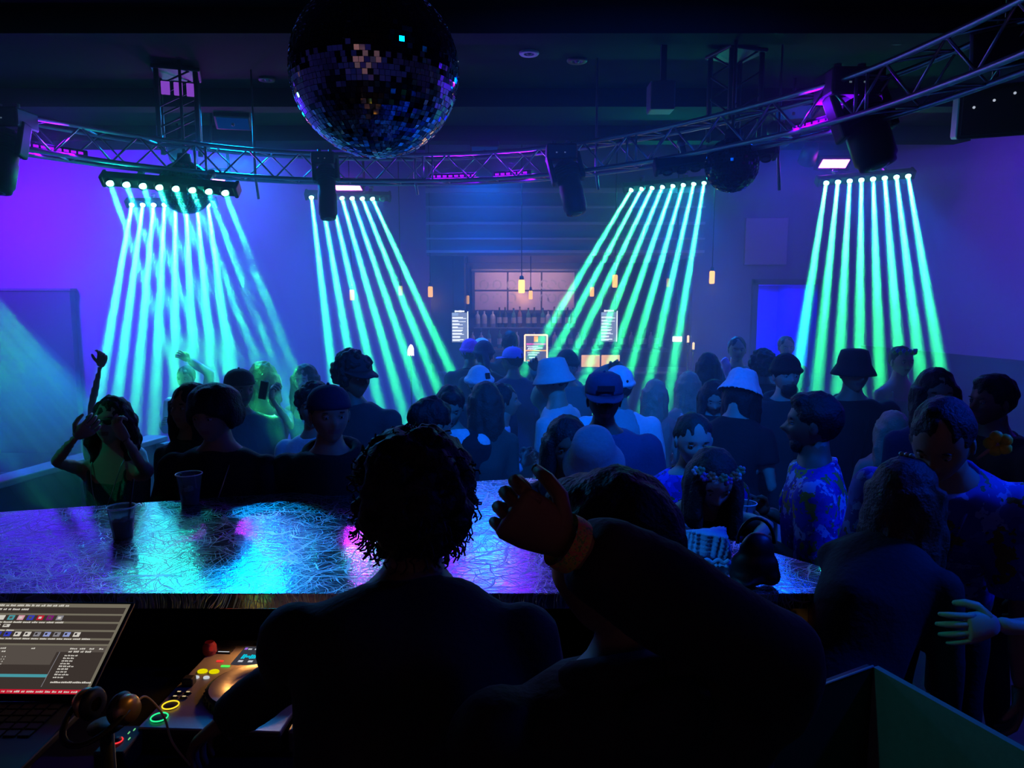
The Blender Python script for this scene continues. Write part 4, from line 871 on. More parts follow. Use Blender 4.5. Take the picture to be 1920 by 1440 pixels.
q.build('screen', [ms[k] for k in keys], t, weld=False)
Mi = Ml.inverted()
base_a = org; hinge_z = org.z - 0.01
q = MB(); P4 = Matrix.Translation((org.x, org.y - 0.235, hinge_z - 0.02))
q.bbox((-0.006, 0.0, 0.0), (Ws + 0.006, 0.235, 0.016), 0.004, 0, Mi @ P4); q.build('base', M_blackp, t)
q = MB()
for r_ in range(5):
    for c_ in range(13): q.bbox((0.03 + c_ * 0.026, 0.11 + r_ * 0.022, 0.016), (0.052 + c_ * 0.026, 0.128 + r_ * 0.022, 0.0185), 0.001, 0, Mi @ P4)
q.build('keys', M_black, t, weld=False)
q = MB(); q.bbox((0.13, 0.015, 0.016), (0.25, 0.095, 0.0168), 0.0004, 0, Mi @ P4); q.build('touchpad', M_grey, t)
st = thing('laptop_stand', 'black stand lifting the laptop above the desk', 'stand', (org.x + 0.2, org.y - 0.12, ZG))
hh = hinge_z - 0.0205 - ZG
q = MB(); q.bbox((-0.15, -0.1, hh - 0.008), (0.15, 0.1, hh), 0.002); q.build('tray', M_black, st)
for sx in (-1, 1):
    q = MB(); q.tube([(sx * 0.13, -0.08, 0), (sx * 0.13, 0.08, hh - 0.006)], 0.007, 8); q.tube([(sx * 0.13, 0.08, 0.0), (sx * 0.13, -0.08, hh - 0.006)], 0.007, 8); q.build('leg', M_black, st)
desk2 = thing('side_desk', 'black side table carrying the laptop stand', 'desk', (org.x + 0.15, org.y - 0.12, 0.25))
q = MB(); q.bbox((-0.4, -0.22, 0.80), (0.24, 0.21, 0.84), 0.005); q.build('desk_top', M_blackp, desk2)
for sx in (-0.36, 0.2): q = MB(); q.bbox((sx - 0.02, -0.2, 0), (sx + 0.02, 0.2, 0.8), 0.004); q.build('leg', M_blackp, desk2)
# headphones and a plastic cup in front of the laptop ----------------------------
hp = W(196, 1318, 1.30)
t = thing('headphones', 'brass-coloured headphones lying by the laptop with a trailing cord', 'headphones', hp, (0, R(-25), R(75))); t.scale = (0.85, 0.85, 0.85)
M_gold = mat('brass_cup', (0.55, 0.33, 0.10), 0.35, 0.6)
for sx in (-1, 1):
    q = MB(); q.lathe([(0.0, 0.012), (0.022, 0.012), (0.03, 0.0), (0.03, -0.012), (0.02, -0.018)], 20, 0, Matrix.Translation((0, sx * 0.055 , -0.01)) @ Matrix.Rotation(R(90 * -sx), 4, 'X')); ec = q.build('ear_cup', M_gold, t)
    q = MB(); q.lathe([(0.028, -0.012), (0.034, -0.02), (0.028, -0.03), (0.014, -0.03)], 18, 0, Matrix.Translation((0, sx * 0.055, -0.01)) @ Matrix.Rotation(R(90 * -sx), 4, 'X')); q.build('ear_pad', M_black, ec)
q = MB(); q.tube([(-0.005 + 0.09 * math.sin(a) * -1, 0.062 * math.cos(a), 0.0) for a in [math.pi * k / 12 for k in range(13)]], 0.007, 8, flat=0.6); q.build('headband', M_black, t)
q = MB(); q.tube(catmull([(0.02, -0.05, -0.02), (0.045, -0.055, -0.03), (0.04, -0.08, -0.08), (0.015, -0.10, -0.13), (0.01, -0.12, -0.2)], 6), 0.0025, 6); q.build('cord', mat('beige_cord', (0.5, 0.36, 0.22), 0.5), t)
hpst = thing('headphone_post', 'short black post propping up the headphones by the laptop', 'stand', (hp.x, hp.y, 0.25))
q = MB(); q.tube([(0, 0, 0), (0, 0, hp.z - 0.25 - 0.045)], 0.012, 8); q.lathe([(0.1, 0), (0.1, 0.015), (0.0, 0.02)], 20, close=True); q.build('post', M_black, hpst)
q = MB(); q.lathe([(0.0, hp.z - 0.25 - 0.045), (0.03, hp.z - 0.25 - 0.045), (0.03, hp.z - 0.25 - 0.04), (0, hp.z - 0.25 - 0.04)], 14); q.build('cradle', M_black, hpst)
spot('headphone_glow', (hp.x + 0.22, hp.y + 0.05, hp.z + 0.15), hp, 0.25, (1.0, 0.5, 0.15), 50, 0.6, 0.01)

# cups ------------------------------------------------------------------------------
M_pet = bpy.data.materials.new('clear_plastic'); M_pet.use_nodes = True
b = M_pet.node_tree.nodes['Principled BSDF']; b.inputs['Transmission Weight'].default_value = 0.88; b.inputs['Roughness'].default_value = 0.12; b.inputs['IOR'].default_value = 1.12; b.inputs['Base Color'].default_value = (0.9, 0.95, 1, 1)
M_drink = mat('dark_drink', (0.25, 0.16, 0.12), 0.1, trans=0.85)
M_ice = mat('ice', (0.85, 0.9, 1.0), 0.12, trans=0.6)
def cup(loc, h, r0, r1, label, straw, fill=0.45, grp='plastic cups on the steel counter', m=None):
    t = thing('plastic_cup', label, 'cup', loc, (0, 0, 0), grp)
    q = MB(); q.lathe([(0.0, 0.003), (r0 * 0.98, 0.003), (r1 - 0.001, h * 0.97), (r1 + 0.003, h), (r1 + 0.0015, h - 0.004), (r1, h * 0.96), (r0, 0.0), (0, 0.0)], 32); q.build('wall', m or M_pet, t)
    q = MB(); q.tube([((r1 + 0.0015) * math.cos(2 * math.pi * k / 32), (r1 + 0.0015) * math.sin(2 * math.pi * k / 32), h) for k in range(33)], 0.0022, 6, caps=False); q.build('rim', mat('rim_plastic', (0.9, 0.93, 0.95), 0.3), t)
    rf = r0 + (r1 - r0) * fill
    q = MB(); q.lathe([(0, 0.004), (r0 * 0.95, 0.004), (rf * 0.96, h * fill), (0, h * fill)], 24); q.build('drink', M_drink, t)
    rnd = random.Random(int(h * 1e4) + int(loc[0] * 100))
    for k in range(6):
        Mx = Matrix.Translation((rnd.uniform(-0.4, 0.4) * r0, rnd.uniform(-0.4, 0.4) * r0, h * (fill + rnd.uniform(-0.1, 0.06)))) @ Euler((rnd.random() * 3, rnd.random() * 3, 0)).to_matrix().to_4x4()
        q = MB(); q.bbox((-0.01, -0.01, -0.01), (0.01, 0.01, 0.01), 0.003, 0, Mx); q.build('ice_cube', M_ice, t)
    a, b_ = straw
    q = MB(); q.tube([a, b_], 0.0035, 8); q.build('straw', M_black, t)
    return t
c = WZ(357, 945, ZTAB)
cup((c.x, c.y, ZTAB), 0.118, 0.031, 0.046, 'clear plastic cup with an iced drink and short black straw on the counter', ((-0.012, 0.0, 0.02), (-0.022, -0.02, 0.122)))
c = WZ(231, 1008, ZTAB)
cup((c.x, c.y, ZTAB), 0.105, 0.029, 0.042, 'dim clear cup with a tall black straw near the left of the counter', ((0.012, 0.0, 0.01), (0.03, 0.03, 0.19)), 0.55)
# red-lit glass under the counter
c = W(392, 1192, 1.98)
t = thing('glass_ornament', 'small red-lit glass standing behind the media player', 'glass', (c.x, c.y, ZG - 0.0))
t.location = (c.x, c.y, 1.0925)
t.scale = (0.62, 0.62, 0.62); q = MB(); q.lathe([(0, 0), (0.03, 0), (0.006, 0.008), (0.005, 0.05), (0.02, 0.07), (0.03, 0.1), (0.028, 0.125), (0.018, 0.14)], 24); q.build('bowl', mat('red_glass', (0.5, 0.08, 0.06), 0.1, trans=0.3), t)
q = MB(); q.ell((0.012, -0.014, 0.115), (0.009, 0.006, 0.011), 10); q.build('painted_glint', emitm('painted_glint', (0.9, 0.05, 0.03), 0.7), t)  # highlight painted as a small glowing bead on the glass
# red ringed knob box between the players
t = thing('control_box', 'small black box with a red ring light left of the media player', 'controller', (-0.885, 1.60, ZG), (0, 0, 0))
t.location = (-0.845, 1.50, ZG)
q = MB(); q.bbox((-0.035, -0.04, 0), (0.03, 0.06, 0.05), 0.004); q.build('body', M_black, t)
ring(t, -0.005, 0.0, 0.052, 0.012, emitm('ring_red', (0.9, 0.03, 0.04), 1.3))
q = MB(); q.lathe([(0.010, 0.05), (0.010, 0.056), (0, 0.058)], 14, 0, Matrix.Translation((-0.005, 0, 0))); q.build('knob', M_blackp, t)
for k, (x, y) in enumerate([(0.006, 0.03), (0.012, 0.042), (0.018, 0.008)]): q = MB(); q.box((x - 0.001, y - 0.004, 0.05), (x + 0.001, y + 0.004, 0.0515)); q.build('pilot_light', emitm('pilot_green', (0.2, 0.8, 0.3), 0.8), t)

# knitted hat and dark bag on the counter ------------------------------------------------
def knit(label, loc, w_, h_, d_):
    t = thing('knitted_hat', label, 'hat', loc, (0, 0, R(-4)))
    q = MB(); nx, nz = 96, 30; rings = []
    vs = []; fs = []
    for j in range(nz + 1):
        v = j / nz
        for i in range(nx):
            a = 2 * math.pi * i / nx; rib = 0.0045 * math.cos(a * 24)
            st_ = 0.0018 * math.cos(v * h_ / 0.006 * math.pi)
            fold = -0.020 * math.exp(-((v - 0.47 - 0.02 * math.sin(a * 2)) / 0.05) ** 2) * (0.6 + 0.4 * math.cos(a + 1.2))
            sx = 1 - 0.10 * (v - 0.3); sag = 0.008 * math.sin(a * 3 + v * 5)
            ex = 2.0 / 3.2
            cx = math.copysign(abs(math.cos(a)) ** ex, math.cos(a)); sy_ = math.copysign(abs(math.sin(a)) ** ex, math.sin(a))
            rr = rib + st_ + fold + sag
            vs.append((cx * (w_ / 2 * sx + rr) + 0.008 * v, sy_ * (d_ / 2 * (1 - 0.5 * v) + rr), v * h_ + 0.006 * math.sin(a * 2)))
    for j in range(nz):
        for i in range(nx): a = j * nx + i; b_ = j * nx + (i + 1) % nx; fs.append((a, b_, b_ + nx, a + nx))
    fs.append(tuple(range(nx - 1, -1, -1))); fs.append(tuple(range(nz * nx, (nz + 1) * nx)))
    q.add(vs, fs, 0, True); q.build('knit', mat('blue_wool', (0.14, 0.40, 0.75), 0.95, bump=0.3, scale=300, sheen=0.3), t, weld=False)
    q = MB(); q.tube([(w_ * 0.0 + k * w_ / 40, -d_ / 2 * 0.78 - 0.004, h_ * 0.47 + 0.004 * math.sin(k * 0.7)) for k in range(21)], 0.006, 8); q.build('fold_roll', MATS['blue_wool'], t)
    return t
c = WZ(1322, 1096, ZTAB)
knit('pale blue ribbed knitted hat folded on the right of the counter', (c.x, c.y + 0.05, ZTAB + 0.001), 0.135, 0.135, 0.10)
spot('hat_light', (-0.6, 1.3, 3.3), (c.x, c.y, ZTAB + 0.06), HATP, (0.03, 0.35, 1.0), 5.0, 0.4, 0.03)
c = WZ(1425, 1112, ZTAB)
t = thing('handbag', 'black soft bag standing on the counter beside the knitted hat', 'bag', (c.x, c.y + 0.05, ZTAB + 0.001))
q = MB(); q.ell((0, 0, 0.055), (0.066, 0.04, 0.056), 20); q.ell((0.005, 0, 0.1), (0.05, 0.03, 0.05), 20); q.ell((-0.03, 0, 0.03), (0.04, 0.042, 0.03), 16); q.ell((0.035, 0, 0.03), (0.035, 0.04, 0.03), 16)
link('body', solid(q, 0.006, 3, 0.006, 22, 1.0, [mat('black_leather', (0.008, 0.008, 0.01), 0.45)], 'body'), t)
q = MB(); q.tube([(0.05 * math.cos(a), 0.0, 0.12 + 0.07 * math.sin(a)) for a in [math.pi * k / 12 for k in range(13)]], 0.005, 8); q.build('strap', MATS['black_leather'], t)
# partition with the slot, right foreground ---------------------------------------------
k8 = 0.8
pc = Vector((0.971 * k8, 1.9 * k8, 0)); zc = 2.1 + (1.1 - 2.1) * k8
pr = Vector((1.124, 1.528, 0)) * k8; pr = pc + (pr - pc) * 2.2; pl = Vector((0.689, 1.746, 0)) * k8; pl = pc + (pl - pc) * 1.25
M_part = mat('partition_grey', (0.16, 0.20, 0.19), 0.6, bump=0.1, scale=60, var=0.15)
t = thing('booth_partition', 'low grey corner partition with a slot at the lower right', 'partition', (pc.x, pc.y, 0.25))
def slab(a, b_, name, m, z1):
    d = (b_ - a).normalized(); n = Vector((-d.y, d.x, 0)) * 0.015
    if n.y < 0: n = -n
    q = MB(); q.prism([(a.x - pc.x, a.y - pc.y), (b_.x - pc.x, b_.y - pc.y), (b_.x + n.x - pc.x, b_.y + n.y - pc.y), (a.x + n.x - pc.x, a.y + n.y - pc.y)], 0, z1 - 0.25); return q.build(name, m, t)
pn = slab(pc, pr, 'side_panel', M_part, zc); slab(pc, pl, 'front_panel', M_blackp, zc)
d = (pr - pc).normalized(); nn = Vector((-d.y, d.x, 0)); nn = nn if nn.x < 0 else -nn
q = MB(); a = d * 0.19 + nn * 0.001; b_ = d * 0.30 + nn * 0.001; q.tube([(a.x, a.y, zc - 0.25 - 0.135), (b_.x, b_.y, zc - 0.25 - 0.135)], 0.005, 6); q.build('slot', M_black, pn)
d = (pl - pc); q = MB(); q.tube([(0, 0, zc - 0.248), (d.x, d.y, zc - 0.248)], 0.0025, 6); q.build('edge_strip', mat('edge_wood', (0.5, 0.35, 0.25), 0.4), t)
spot('booth_teal_light', (-0.7, 1.1, 3.75), (0.93, 1.28, 1.1), TEALP * 1.5, (0.0, 0.55, 0.55), 15, 0.8, 0.05)
spot('booth_teal_light_2', (-0.7, 1.1, 3.75), (1.12, 1.62, 1.25), TEALP * 1.6, (0.0, 0.65, 0.6), 6, 0.8, 0.05)
# ================================================================ PEOPLE
SKIN = {'light': (0.55, 0.36, 0.27), 'tan': (0.38, 0.22, 0.14), 'brown': (0.20, 0.11, 0.07), 'dark': (0.09, 0.05, 0.035)}
SKINM = {k: mat('skin_' + k, v, 0.55, bump=0.05, scale=90) for k, v in SKIN.items()}
M_eye = mat('eye_white', (0.4, 0.4, 0.4), 0.3); M_iris = mat('iris', (0.03, 0.02, 0.015), 0.1); M_lip = mat('lips', (0.35, 0.12, 0.11), 0.4)
HAIRM = {'black': mat('hair_black', (0.008, 0.007, 0.007), 0.6, bump=0.6, scale=120), 'brown': mat('hair_brown', (0.05, 0.03, 0.02), 0.6, bump=0.6, scale=120),
         'blonde': mat('hair_blonde', (0.50, 0.40, 0.26), 0.5, bump=0.5, scale=120), 'grey': mat('hair_grey', (0.25, 0.24, 0.24), 0.5, bump=0.5, scale=120)}
def cloth(n, c, r=0.85): return mat('cloth_' + n, c, r, bump=0.25, scale=70, var=0.12)
K = cloth('black', (0.010, 0.010, 0.012)); CHAR = cloth('charcoal', (0.03, 0.03, 0.035)); NAVY = cloth('navy', (0.02, 0.03, 0.08)); WHITE = cloth('white', (0.75, 0.76, 0.8))
DENIM = cloth('denim', (0.03, 0.045, 0.08)); TAN = cloth('tan', (0.35, 0.28, 0.22)); BLUE = cloth('blue', (0.04, 0.10, 0.45)); GREYC = cloth('grey', (0.14, 0.15, 0.16)); PINK = cloth('pink', (0.75, 0.3, 0.55)); OLIVE = cloth('olive', (0.06, 0.07, 0.05))
SHOE = mat('shoe_black', (0.01, 0.01, 0.01), 0.5)
SEQ = mat('green_sequins', (0.10, 0.30, 0.20), 0.25, 0.7, bump=1.0, scale=260, var=0.6)

def sstep(x, a, b):
    t = np.clip((x - a) / (b - a), 0, 1); return t * t * (3 - 2 * t)
def head_pts(fem=False, nu=44, nv=34):
    vs = []; fs = []; mi = []
    u = np.linspace(0, 2 * np.pi, nu, endpoint=False); v = np.linspace(0, np.pi, nv)
    U, V = np.meshgrid(u, v); x = np.sin(V) * np.cos(U); y = np.sin(V) * np.sin(U); z = np.cos(V)
    front = np.clip(y, 0, 1); low = sstep(-z, 0.0, 1.0)
    wx = 0.076 * (1 - (0.34 if fem else 0.26) * low); dy = np.where(y > 0, 0.088 * (1 + 0.10 * low), 0.100 * (1 - 0.42 * low)); hz_ = np.where(z > 0, 0.112, 0.118)
    X = x * wx; Y = y * dy; Z = z * hz_
    Y = np.where(y > 0, np.minimum(Y, 0.083 + 0.02 * (Y - 0.083)), Y)
    def g(cx, cz, sx, sz): return np.exp(-((X - cx) / sx) ** 2 - ((Z - cz) / sz) ** 2) * (y > 0.1)
    Y += 0.026 * g(0, -0.030, 0.012, 0.013) + 0.016 * g(0, -0.012, 0.009, 0.020)          # nose
    Y += 0.006 * g(0, 0.022, 0.045, 0.009)                                                # brow ridge
    Y -= 0.012 * (g(0.031, 0.0, 0.016, 0.011) + g(-0.031, 0.0, 0.016, 0.011))             # eye sockets
    Y += 0.007 * g(0, -0.060, 0.020, 0.010) - 0.003 * g(0, -0.060, 0.022, 0.002)          # lips
    Y += 0.010 * g(0, -0.098, 0.020, 0.014)                                               # chin
    Y += 0.004 * (g(0.042, -0.030, 0.016, 0.018) + g(-0.042, -0.030, 0.016, 0.018))       # cheeks
    co = np.stack([X, Y, Z], -1).reshape(-1, 3)
    for i in range(nv - 1):
        for k in range(nu):
            a = i * nu + k; b = i * nu + (k + 1) % nu; f = (a + nu, b + nu, b, a); c = co[list(f)].mean(0)
            fs.append(f); mi.append(3 if (abs(c[0]) < 0.023 and -0.067 < c[2] < -0.053 and c[1] > 0.06) else 0)
    return co, fs, mi
HEADS = {False: head_pts(False), True: head_pts(True)}
def add_head(mb, M, fem, s):
    co, fs, mi = HEADS[fem]; k = len(mb.v); mb.v += [tuple(M @ (Vector(p) * s)) for p in co]
    mb.f += [tuple(k + i for i in f) for f in fs]; mb.m += mi; mb.sm += [True] * len(fs)
    R3 = M.to_3x3().to_4x4()
    for sx in (-1, 1):
        mb.ell(M @ (Vector((sx * 0.031, 0.0715, -0.001)) * s), (0.0115 * s, 0.0110 * s, 0.0080 * s), 10, 1, R3); mb.ell(M @ (Vector((sx * 0.031, 0.0720, 0.0050)) * s), (0.0140 * s, 0.0125 * s, 0.0062 * s), 10, 0, R3)
        mb.ell(M @ (Vector((sx * 0.031, 0.0795, -0.002)) * s), (0.0055 * s, 0.0035 * s, 0.0050 * s), 8, 2, R3)
        mb.ell(M @ (Vector((sx * 0.031, 0.080, 0.019)) * s), (0.017 * s, 0.006 * s, 0.0032 * s), 8, 4, R3)
        mb.ell(M @ (Vector((sx * 0.077, -0.005, -0.008)) * s), (0.008 * s, 0.018 * s, 0.030 * s), 10, 0, R3)
        mb.ell(M @ (Vector((sx * 0.081, 0.0, -0.002)) * s), (0.006 * s, 0.010 * s, 0.018 * s), 8, 0, R3)
def add_hand(mb, wrist, d, n, s, side, curl=0.5, spread=0.12):
    """palm, four unequal bent fingers and a thumb; d along the hand, n out of the palm, side = +1 thumb on the +x side"""
    d = Vector(d).normalized(); n = Vector(n); n = (n - d * n.dot(d)).normalized(); x = d.cross(n).normalized() * side
    wrist = Vector(wrist); prev = mb.v
    pl = 0.088 * s
    cs = []
    rings = [(0.0, 0.026, 0.019), (0.25, 0.033, 0.018), (0.6, 0.040, 0.016), (0.95, 0.041, 0.013), (1.05, 0.036, 0.009)]
    vs = []; fs = []; N = 12
    for t_, w_, h_ in rings:
        for k in range(N): a = 2 * math.pi * k / N; vs.append(wrist + d * pl * t_ + x * math.cos(a) * w_ * s + n * math.sin(a) * h_ * s)
    for i in range(len(rings) - 1):
        for k in range(N): a = i * N + k; b = i * N + (k + 1) % N; fs.append((a, b, b + N, a + N))
    fs.append(tuple(range(N - 1, -1, -1))); fs.append(tuple(range(len(vs) - N, len(vs)))); mb.add(vs, fs, 0, True)
    for i, (off, ln, r_) in enumerate([(0.030, 0.076, 0.0092), (0.010, 0.084, 0.0095), (-0.011, 0.078, 0.009), (-0.030, 0.060, 0.0080)]):
        p = wrist + d * pl * 0.92 + x * off * s; dd = (d + x * (off / 0.03) * spread).normalized(); pts = [p - d * 0.015 * s, p]; ang = 0
        for seg, c in zip((0.45, 0.30, 0.25), (0.7, 1.0, 0.8)):
            ang += curl * c * (1 + 0.08 * i); v = dd * math.cos(ang) + n * math.sin(ang); p = p + v * ln * seg * s; pts.append(p)
        mb.tube(pts, [r_ * s * q_ for q_ in (1.05, 1.05, 1.0, 0.9, 0.62)], 8)
        mb.ell(pts[-1], r_ * s * 0.62, 6)
    p = wrist + d * pl * 0.22 + x * 0.024 * s; pts = [p - x * 0.01 * s, p]; v = (d * 0.62 + x * 0.72 + n * 0.25).normalized(); p = p + v * 0.036 * s; pts.append(p)
    v = (d * 0.85 + x * 0.25 + n * (0.3 + curl * 0.5)).normalized(); p = p + v * 0.030 * s; pts.append(p); v = (d * 0.8 + x * 0.0 + n * (0.3 + curl * 0.7)).normalized(); p = p + v * 0.024 * s; pts.append(p)
    mb.tube(pts, [0.014 * s, 0.0135 * s, 0.0115 * s, 0.0105 * s, 0.0075 * s], 8); mb.ell(pts[-1], 0.0075 * s, 6)
def rings_loft(mb, secs, fr, n=18, mi=0):
    """closed loft through elliptical sections given as (centre, half width, half depth)"""
    vs = []; fs = []; rt, fw = fr
    for c, w_, h_ in secs:
        for k in range(n): a = 2 * math.pi * k / n; vs.append(Vector(c) + rt * math.cos(a) * w_ + fw * math.sin(a) * h_)
    for i in range(len(secs) - 1):
        for k in range(n): a = i * n + k; b = i * n + (k + 1) % n; fs.append((a, b, b + n, a + n))
    fs.append(tuple(range(n - 1, -1, -1))); fs.append(tuple(range(len(vs) - n, len(vs)))); mb.add(vs, fs, mi, True)
NP = 0
def person(px, py, d, yaw, label, H=None, z0=0.0, fem=False, skin='tan', hair='short', hairc='black', hat=None, hatc=None, top='tee', topc=K, bottom='trousers', botc=K,
           head=(0, 0, 0), armL='down', armR='down', extra=0.0, build=1.0, sleeve=None, hs=1.0, grp='people crowded on the dance floor', neck_open=0.0, side_lean=0.0, curlL=0.5, curlR=0.5, roll=0.0, reach=1.25):
    """px, py: the top of the head in the photograph, d: metres from the camera; yaw 0 looks away from the camera, 180 towards it"""
    global NP; NP += 1; seed = NP * 3.7
    tp = W(px, py, d); tp.z -= extra
    h = tp.z - z0
    if H is None: H = h; th = R(3)
    else: th = math.acos(max(-0.2, min(1, (h - 0.52 * H) / (0.48 * H))))
    if H == h: H = h / (0.52 + 0.48 * math.cos(th))
    yw = R(yaw); fwd = Vector((math.sin(-yw) * -1 * -1, math.cos(yw), 0)); fwd = Matrix.Rotation(yw, 3, 'Z') @ Vector((0, 1, 0))
    rl = R(side_lean)
    u = Vector((math.sin(rl), math.sin(th) * math.cos(rl), math.cos(th) * math.cos(rl))).normalized(); rt = Vector((1, 0, 0)); rt = (rt - u * rt.dot(u)).normalized(); fw = u.cross(rt)
    Rz = Matrix.Rotation(yw, 3, 'Z'); shift = Rz @ (u * 0.48 * H); base = Vector((tp.x - shift.x, tp.y - shift.y, z0))
    t = thing('person', label, 'person', base, (0, 0, yw), grp)
    inv = (Matrix.Translation(base) @ Rz.to_4x4()).inverted()
    g = H / 1.75; P = Vector((0, 0, 0.52 * H))
    def T(hh, x=0, y=0): return P + u * (hh * H) + rt * x + fw * y
    wd = build * (0.88 if fem else 1.0)
    # --- joints
    J = {}
    for sd, key in ((-1, 'L'), (1, 'R')):
        S_ = T(0.264, sd * 0.103 * H * wd); spec = armL if key == 'L' else armR; ul, fl = 0.168 * H, 0.148 * H
        if spec == 'down': e = S_ + (Vector((sd * 0.10, -0.06, -1))).normalized() * ul; w_ = e + Vector((sd * 0.02, 0.22, -0.97)).normalized() * fl; nrm = Vector((-sd, 0, 0))
        elif spec == 'hold': e = S_ + (Vector((sd * 0.22, -0.10, -1))).normalized() * ul; w_ = e + Vector((-sd * 0.35, 0.85, 0.45)).normalized() * fl; nrm = Vector((-sd, 0.2, 0))
        elif spec == 'low': e = S_ + (Vector((sd * 0.18, 0.02, -1))).normalized() * ul; w_ = e + Vector((-sd * 0.3, 0.95, -0.1)).normalized() * fl; nrm = Vector((-sd * 0.6, 0, -0.8))
        elif spec == 'up': e = S_ + (Vector((sd * 0.55, 0.2, 0.7))).normalized() * ul; w_ = e + Vector((-sd * 0.1, 0.15, 1)).normalized() * fl; nrm = Vector((0, 1, 0))
        else:
            ep, wp = spec[0], spec[1]; e0 = inv @ W(*ep); w0 = inv @ W(*wp)
            dv = e0 - S_; l_ = max(0.8 * ul, min(1.2 * ul, dv.length)); e = S_ + dv.normalized() * l_
            dv = w0 - e; l_ = max(0.8 * fl, min(reach * fl, dv.length)); w_ = e + dv.normalized() * l_
            nrm = Vector(spec[2]) if len(spec) > 2 else Vector((-sd, 0.3, 0))
        J[key] = (S_, e, w_, nrm, sd)
    ar = g * build * (0.82 if fem else 1.0)
    # --- skin body
    mb = MB()
    hipw = (0.098 if fem else 0.090) * H * build; waw = (0.070 if fem else 0.080) * H * build; chw = (0.078 if fem else 0.092) * H * build; shw = 0.104 * H * wd
    secs = [(-0.06, hipw * 0.8, 0.05), (0.0, hipw, 0.062), (0.09, waw, 0.052), (0.18, chw, 0.062), (0.245, shw * 0.98, 0.056), (0.278, shw * 0.95, 0.046), (0.300, shw * 0.72, 0.041), (0.317, shw * 0.46, 0.037), (0.331, 0.036 * H, 0.034), (0.345, 0.031 * H, 0.032), (0.37, 0.030 * H, 0.032)]
    dsc = (H * (1 + 0.35 * (build - 1)))
    def torso(mbx, infl, lo, hi, extra_secs=()):
        S2 = [(T(a), b + infl, c * dsc * (1.0 if not fem or a not in (0.18,) else 1.18) + infl) for a, b, c in secs if lo <= a <= hi]
        rings_loft(mbx, list(extra_secs) + S2, (rt, fw))
    torso(mb, 0, -0.1, 0.4)
    for k_ in 'LR':
        S_, e, w_, nrm, sd = J[k_]
        mb.tube([S_ - rt * sd * 0.03, S_, S_.lerp(e, 0.45), e, e.lerp(w_, 0.3), w_], [0.040 * ar, 0.046 * ar, 0.042 * ar, 0.034 * ar, 0.036 * ar, 0.024 * ar], 12); mb.ell(S_, 0.047 * ar, 12); mb.ell(e, 0.035 * ar, 10)
    legs = []
    for sd in (-1, 1):
        hip = Vector((sd * 0.052 * H, 0, 0.50 * H)); kn = Vector((sd * 0.062 * H, 0.02 * H + 0.004 * ((NP * 7) % 5), 0.275 * H)); an = Vector((sd * 0.068 * H, -0.005 * H, 0.045 * H)); legs.append((hip, kn, an))
        mb.tube([hip, hip.lerp(kn, 0.4), kn, kn.lerp(an, 0.3), an], [0.075 * g, 0.068 * g, 0.048 * g, 0.050 * g, 0.033 * g], 12)
    # head
    hy, hp_, hr = head
    hc = T(0.352) + u * 0.0; sc = H / 1.75 * 0.985 * hs
    pivot = T(0.338)
    Mh = Matrix.Translation(pivot) @ Euler((R(hp_), R(hr), R(hy)), 'XYZ').to_matrix().to_4x4() @ Matrix.Translation((0, 0.020 * sc, 0.115 * sc))
    # keep the crown where the photograph has it when the neck bends
    body = solid(mb, 0.021, 3, 0, name='body')
    mb2 = MB(); add_head(mb2, Mh, fem, sc)
    mb2.tube([T(0.30), Mh @ Vector((0, -0.02 * sc, -0.06 * sc))], [0.056 * g * (0.84 if fem else 1), 0.050 * g * (0.84 if fem else 1)], 14)
    for k_ in 'LR':
        S_, e, w_, nrm, sd = J[k_]; dr_ = (w_ - e).normalized()
        hd = dr_ if len(armL if k_ == 'L' else armR) < 4 or isinstance(armL if k_ == 'L' else armR, str) else Vector((armL if k_ == 'L' else armR)[3]).normalized()
        add_hand(mb2, w_ - dr_ * 0.008, hd, nrm, 0.98 * g * (0.9 if fem else 1.0), 1 if (dr_.cross(nrm)).dot(Vector((0, 0.3, 1))) > 0 else -1, curlL if k_ == 'L' else curlR)
    k0 = len(mb2.v); bv = [tuple(v.co) for v in body.vertices]; mb2.add(bv, [tuple(p.vertices) for p in body.polygons], 0, True); bpy.data.meshes.remove(body)
    hm = HAIRM[hairc]; me = mb2.mesh('body', [SKINM[skin], M_eye, M_iris, M_lip, hm], weld=False); link('body', me, t)
    # --- clothes
    sl = sleeve if sleeve is not None else {'tee': 0.55, 'hoodie': 1.95, 'jacket': 1.95, 'shirt': 0.7, 'tank': 0, 'dress': 0, 'longsleeve': 1.95}[top]
    infl = {'tee': 0.012, 'hoodie': 0.024, 'jacket': 0.024, 'shirt': 0.018, 'tank': 0.007, 'dress': 0.007, 'longsleeve': 0.012}[top] * 1.0
    mc = MB()
    ext = []
    if top in ('tee', 'shirt', 'hoodie', 'jacket', 'longsleeve'): ext = [(T(-0.075), hipw * 1.0 + infl, 0.060 * H + infl), (T(-0.05), hipw * 1.02 + infl, 0.062 * H + infl)]
    if top == 'dress': ext = [(Vector((0, 0, 0.34 * H)), hipw * 1.05 + 0.02, 0.075 * H), (Vector((0, 0, 0.43 * H)), hipw * 1.05 + 0.012, 0.070 * H)]
    torso(mc, infl, -0.03 if top != 'dress' else -0.01, {'tank': 0.246, 'dress': 0.245}.get(top, 0.318), ext)
    if top in ('tank', 'dress'):
        for sd in (-1, 1): mc.tube([T(0.20, sd * 0.045 * H, 0.058 * H), T(0.27, sd * 0.05 * H, 0.045 * H), T(0.295, sd * 0.05 * H, 0.0), T(0.25, sd * 0.05 * H, -0.055 * H), T(0.20, sd * 0.045 * H, -0.06 * H)], 0.014, 8)
